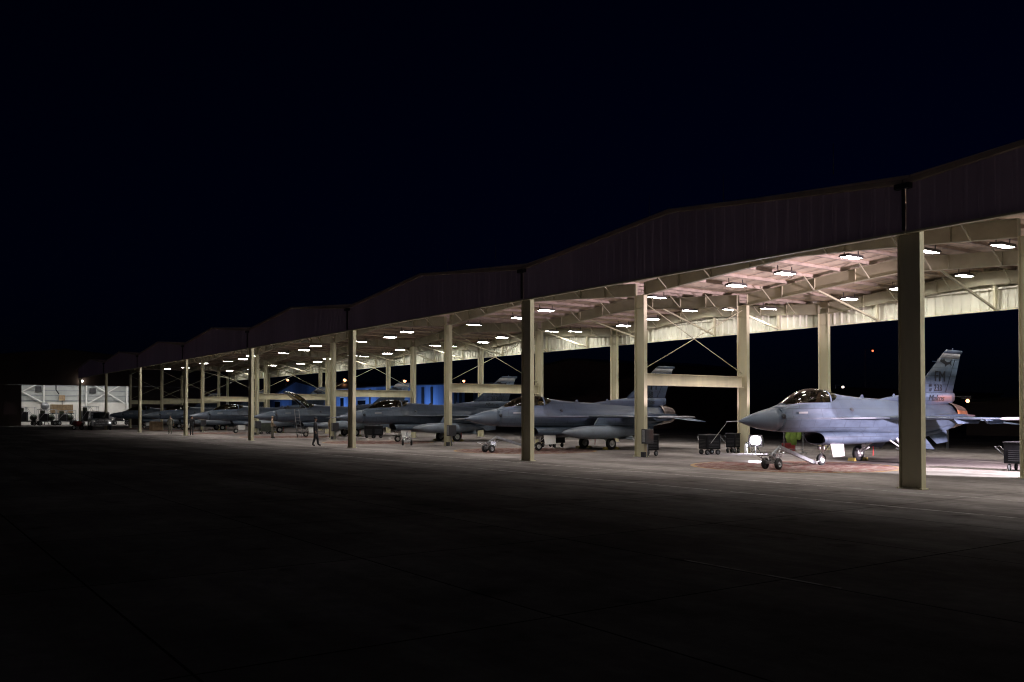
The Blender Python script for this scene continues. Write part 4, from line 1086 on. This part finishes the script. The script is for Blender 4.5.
lamp_post((-60.33-1.2, 90, 0), 10.7, 'tall post with a faint red lamp above the nearest jet', M['redbulb'], .14)
lamp_post((-65.1-1.2, 90, 0), 5.8, 'lamp post with a small white lamp above the canopy of the nearest jet', M['whitebulb'], .15)
lamp_post((-13.58-1.2, 28.0, 0), 2.74, 'orange lamp right of the tail of the nearest jet', M['sodium'], .10)
# ------------------------------------------------------------------ flood just outside the right edge
t = empty('light_tower', (4.6, 10.2, 0)); tag(t, 'wheeled light tower shining on the nearest jet from the right', 'light tower')
b = MB(); b.box(-.7,.7,-.5,.5,.3,1.1); b.build('body', M['dark'], t, .03)
b = MB(); b.tube((0,0,1.1),(0,0,3.4),.05,n=8); b.build('mast', M['metalgrey'], t)
b = MB(); b.box(-.15,.1,-.5,.5,3.2,3.6); b.build('lamp_head', M['dark'], t, .02)
for s in (-1,1): wheel(t, (0, s*.6, .3), .3, .15)
def spot(name, loc, aim, e, c, ang, bl, r=.2):
    l = bpy.data.lights.new(name, 'SPOT'); l.energy = e; l.color = c; l.shadow_soft_size = r; l.spot_size = R(ang); l.spot_blend = bl
    o = bpy.data.objects.new(name, l); col.objects.link(o); o.location = loc; o.rotation_euler = (Vector(aim)-Vector(loc)).to_track_quat('-Z','Y').to_euler()
spot('tower_beam', (4.2, 10.4, 3.4), (-8.0, 11.6, 2.4), 26000, (1.0, .79, .93), 62, .6)
spot('tail_tint_beam', (-1.4, 25.6, 4.2), (-8.0, 16.7, 2.22), 3600, (1, .24, .03), 10, .5, .08)  # unseen orange lamp added to tint the nearest jet's tail
spot('tower_beam', (4.2, 10.0, 3.3), (-1.7, 8.2, 0), 34000, (.98, .93, .98), 33, .35)

# ------------------------------------------------------------------ sky, dim low sun, camera
w = bpy.data.worlds.new('World'); scene.world = w; w.use_nodes = True
nt = w.node_tree; bg = nt.nodes['Background']
sky = nt.nodes.new('ShaderNodeTexSky'); sky.sky_type = 'NISHITA'; sky.sun_disc = False
sky.sun_elevation = R(3); sky.sun_rotation = R(170); sky.altitude = 0; sky.air_density = 1.0; sky.dust_density = .2; sky.ozone_density = 6
tint = nt.nodes.new('ShaderNodeMix'); tint.data_type = 'RGBA'; tint.blend_type = 'MULTIPLY'; tint.inputs[0].default_value = 1
tint.inputs[7].default_value = (.22, .26, .9, 1)
nt.links.new(sky.outputs[0], tint.inputs[6]); nt.links.new(tint.outputs[2], bg.inputs[0])
bg.inputs[1].default_value = .0024
s = bpy.data.lights.new('sun', 'SUN'); s.energy = .022; s.angle = R(4); s.color = (1, .86, .90)  # dim sun added to light the fascia and front posts
so = bpy.data.objects.new('sun', s); col.objects.link(so); so.location = (0, -40, 30)
so.rotation_euler = Vector((-.25, 1, -.07)).to_track_quat('-Z', 'Y').to_euler()

cam = bpy.data.cameras.new('camera'); co = bpy.data.objects.new('camera', cam); col.objects.link(co); scene.camera = co
cam.sensor_width = 36; cam.lens = 905.66/1024*36; cam.shift_y = 56.04/1024
cam.clip_start = .1; cam.clip_end = 3000
co.location = CAM
yaw, pit = .961, .018
fw = Vector((-math.sin(yaw)*math.cos(pit), math.cos(yaw)*math.cos(pit), math.sin(pit)))
co.rotation_euler = fw.to_track_quat('-Z', 'Y').to_euler()
scene.view_settings.view_transform = 'Standard'; scene.view_settings.look = 'None'; scene.view_settings.exposure = 0; scene.view_settings.gamma = 1
scene.cycles.use_denoising = True
scene.cycles.max_bounces = 6; scene.cycles.diffuse_bounces = 4; scene.cycles.glossy_bounces = 3; scene.cycles.transparent_max_bounces = 8
scene.cycles.sample_clamp_indirect = 4
scene.cycles.use_light_tree = True
scene.cycles.filter_width = 1.15
scene.cycles.caustics_reflective = False; scene.cycles.caustics_refractive = False
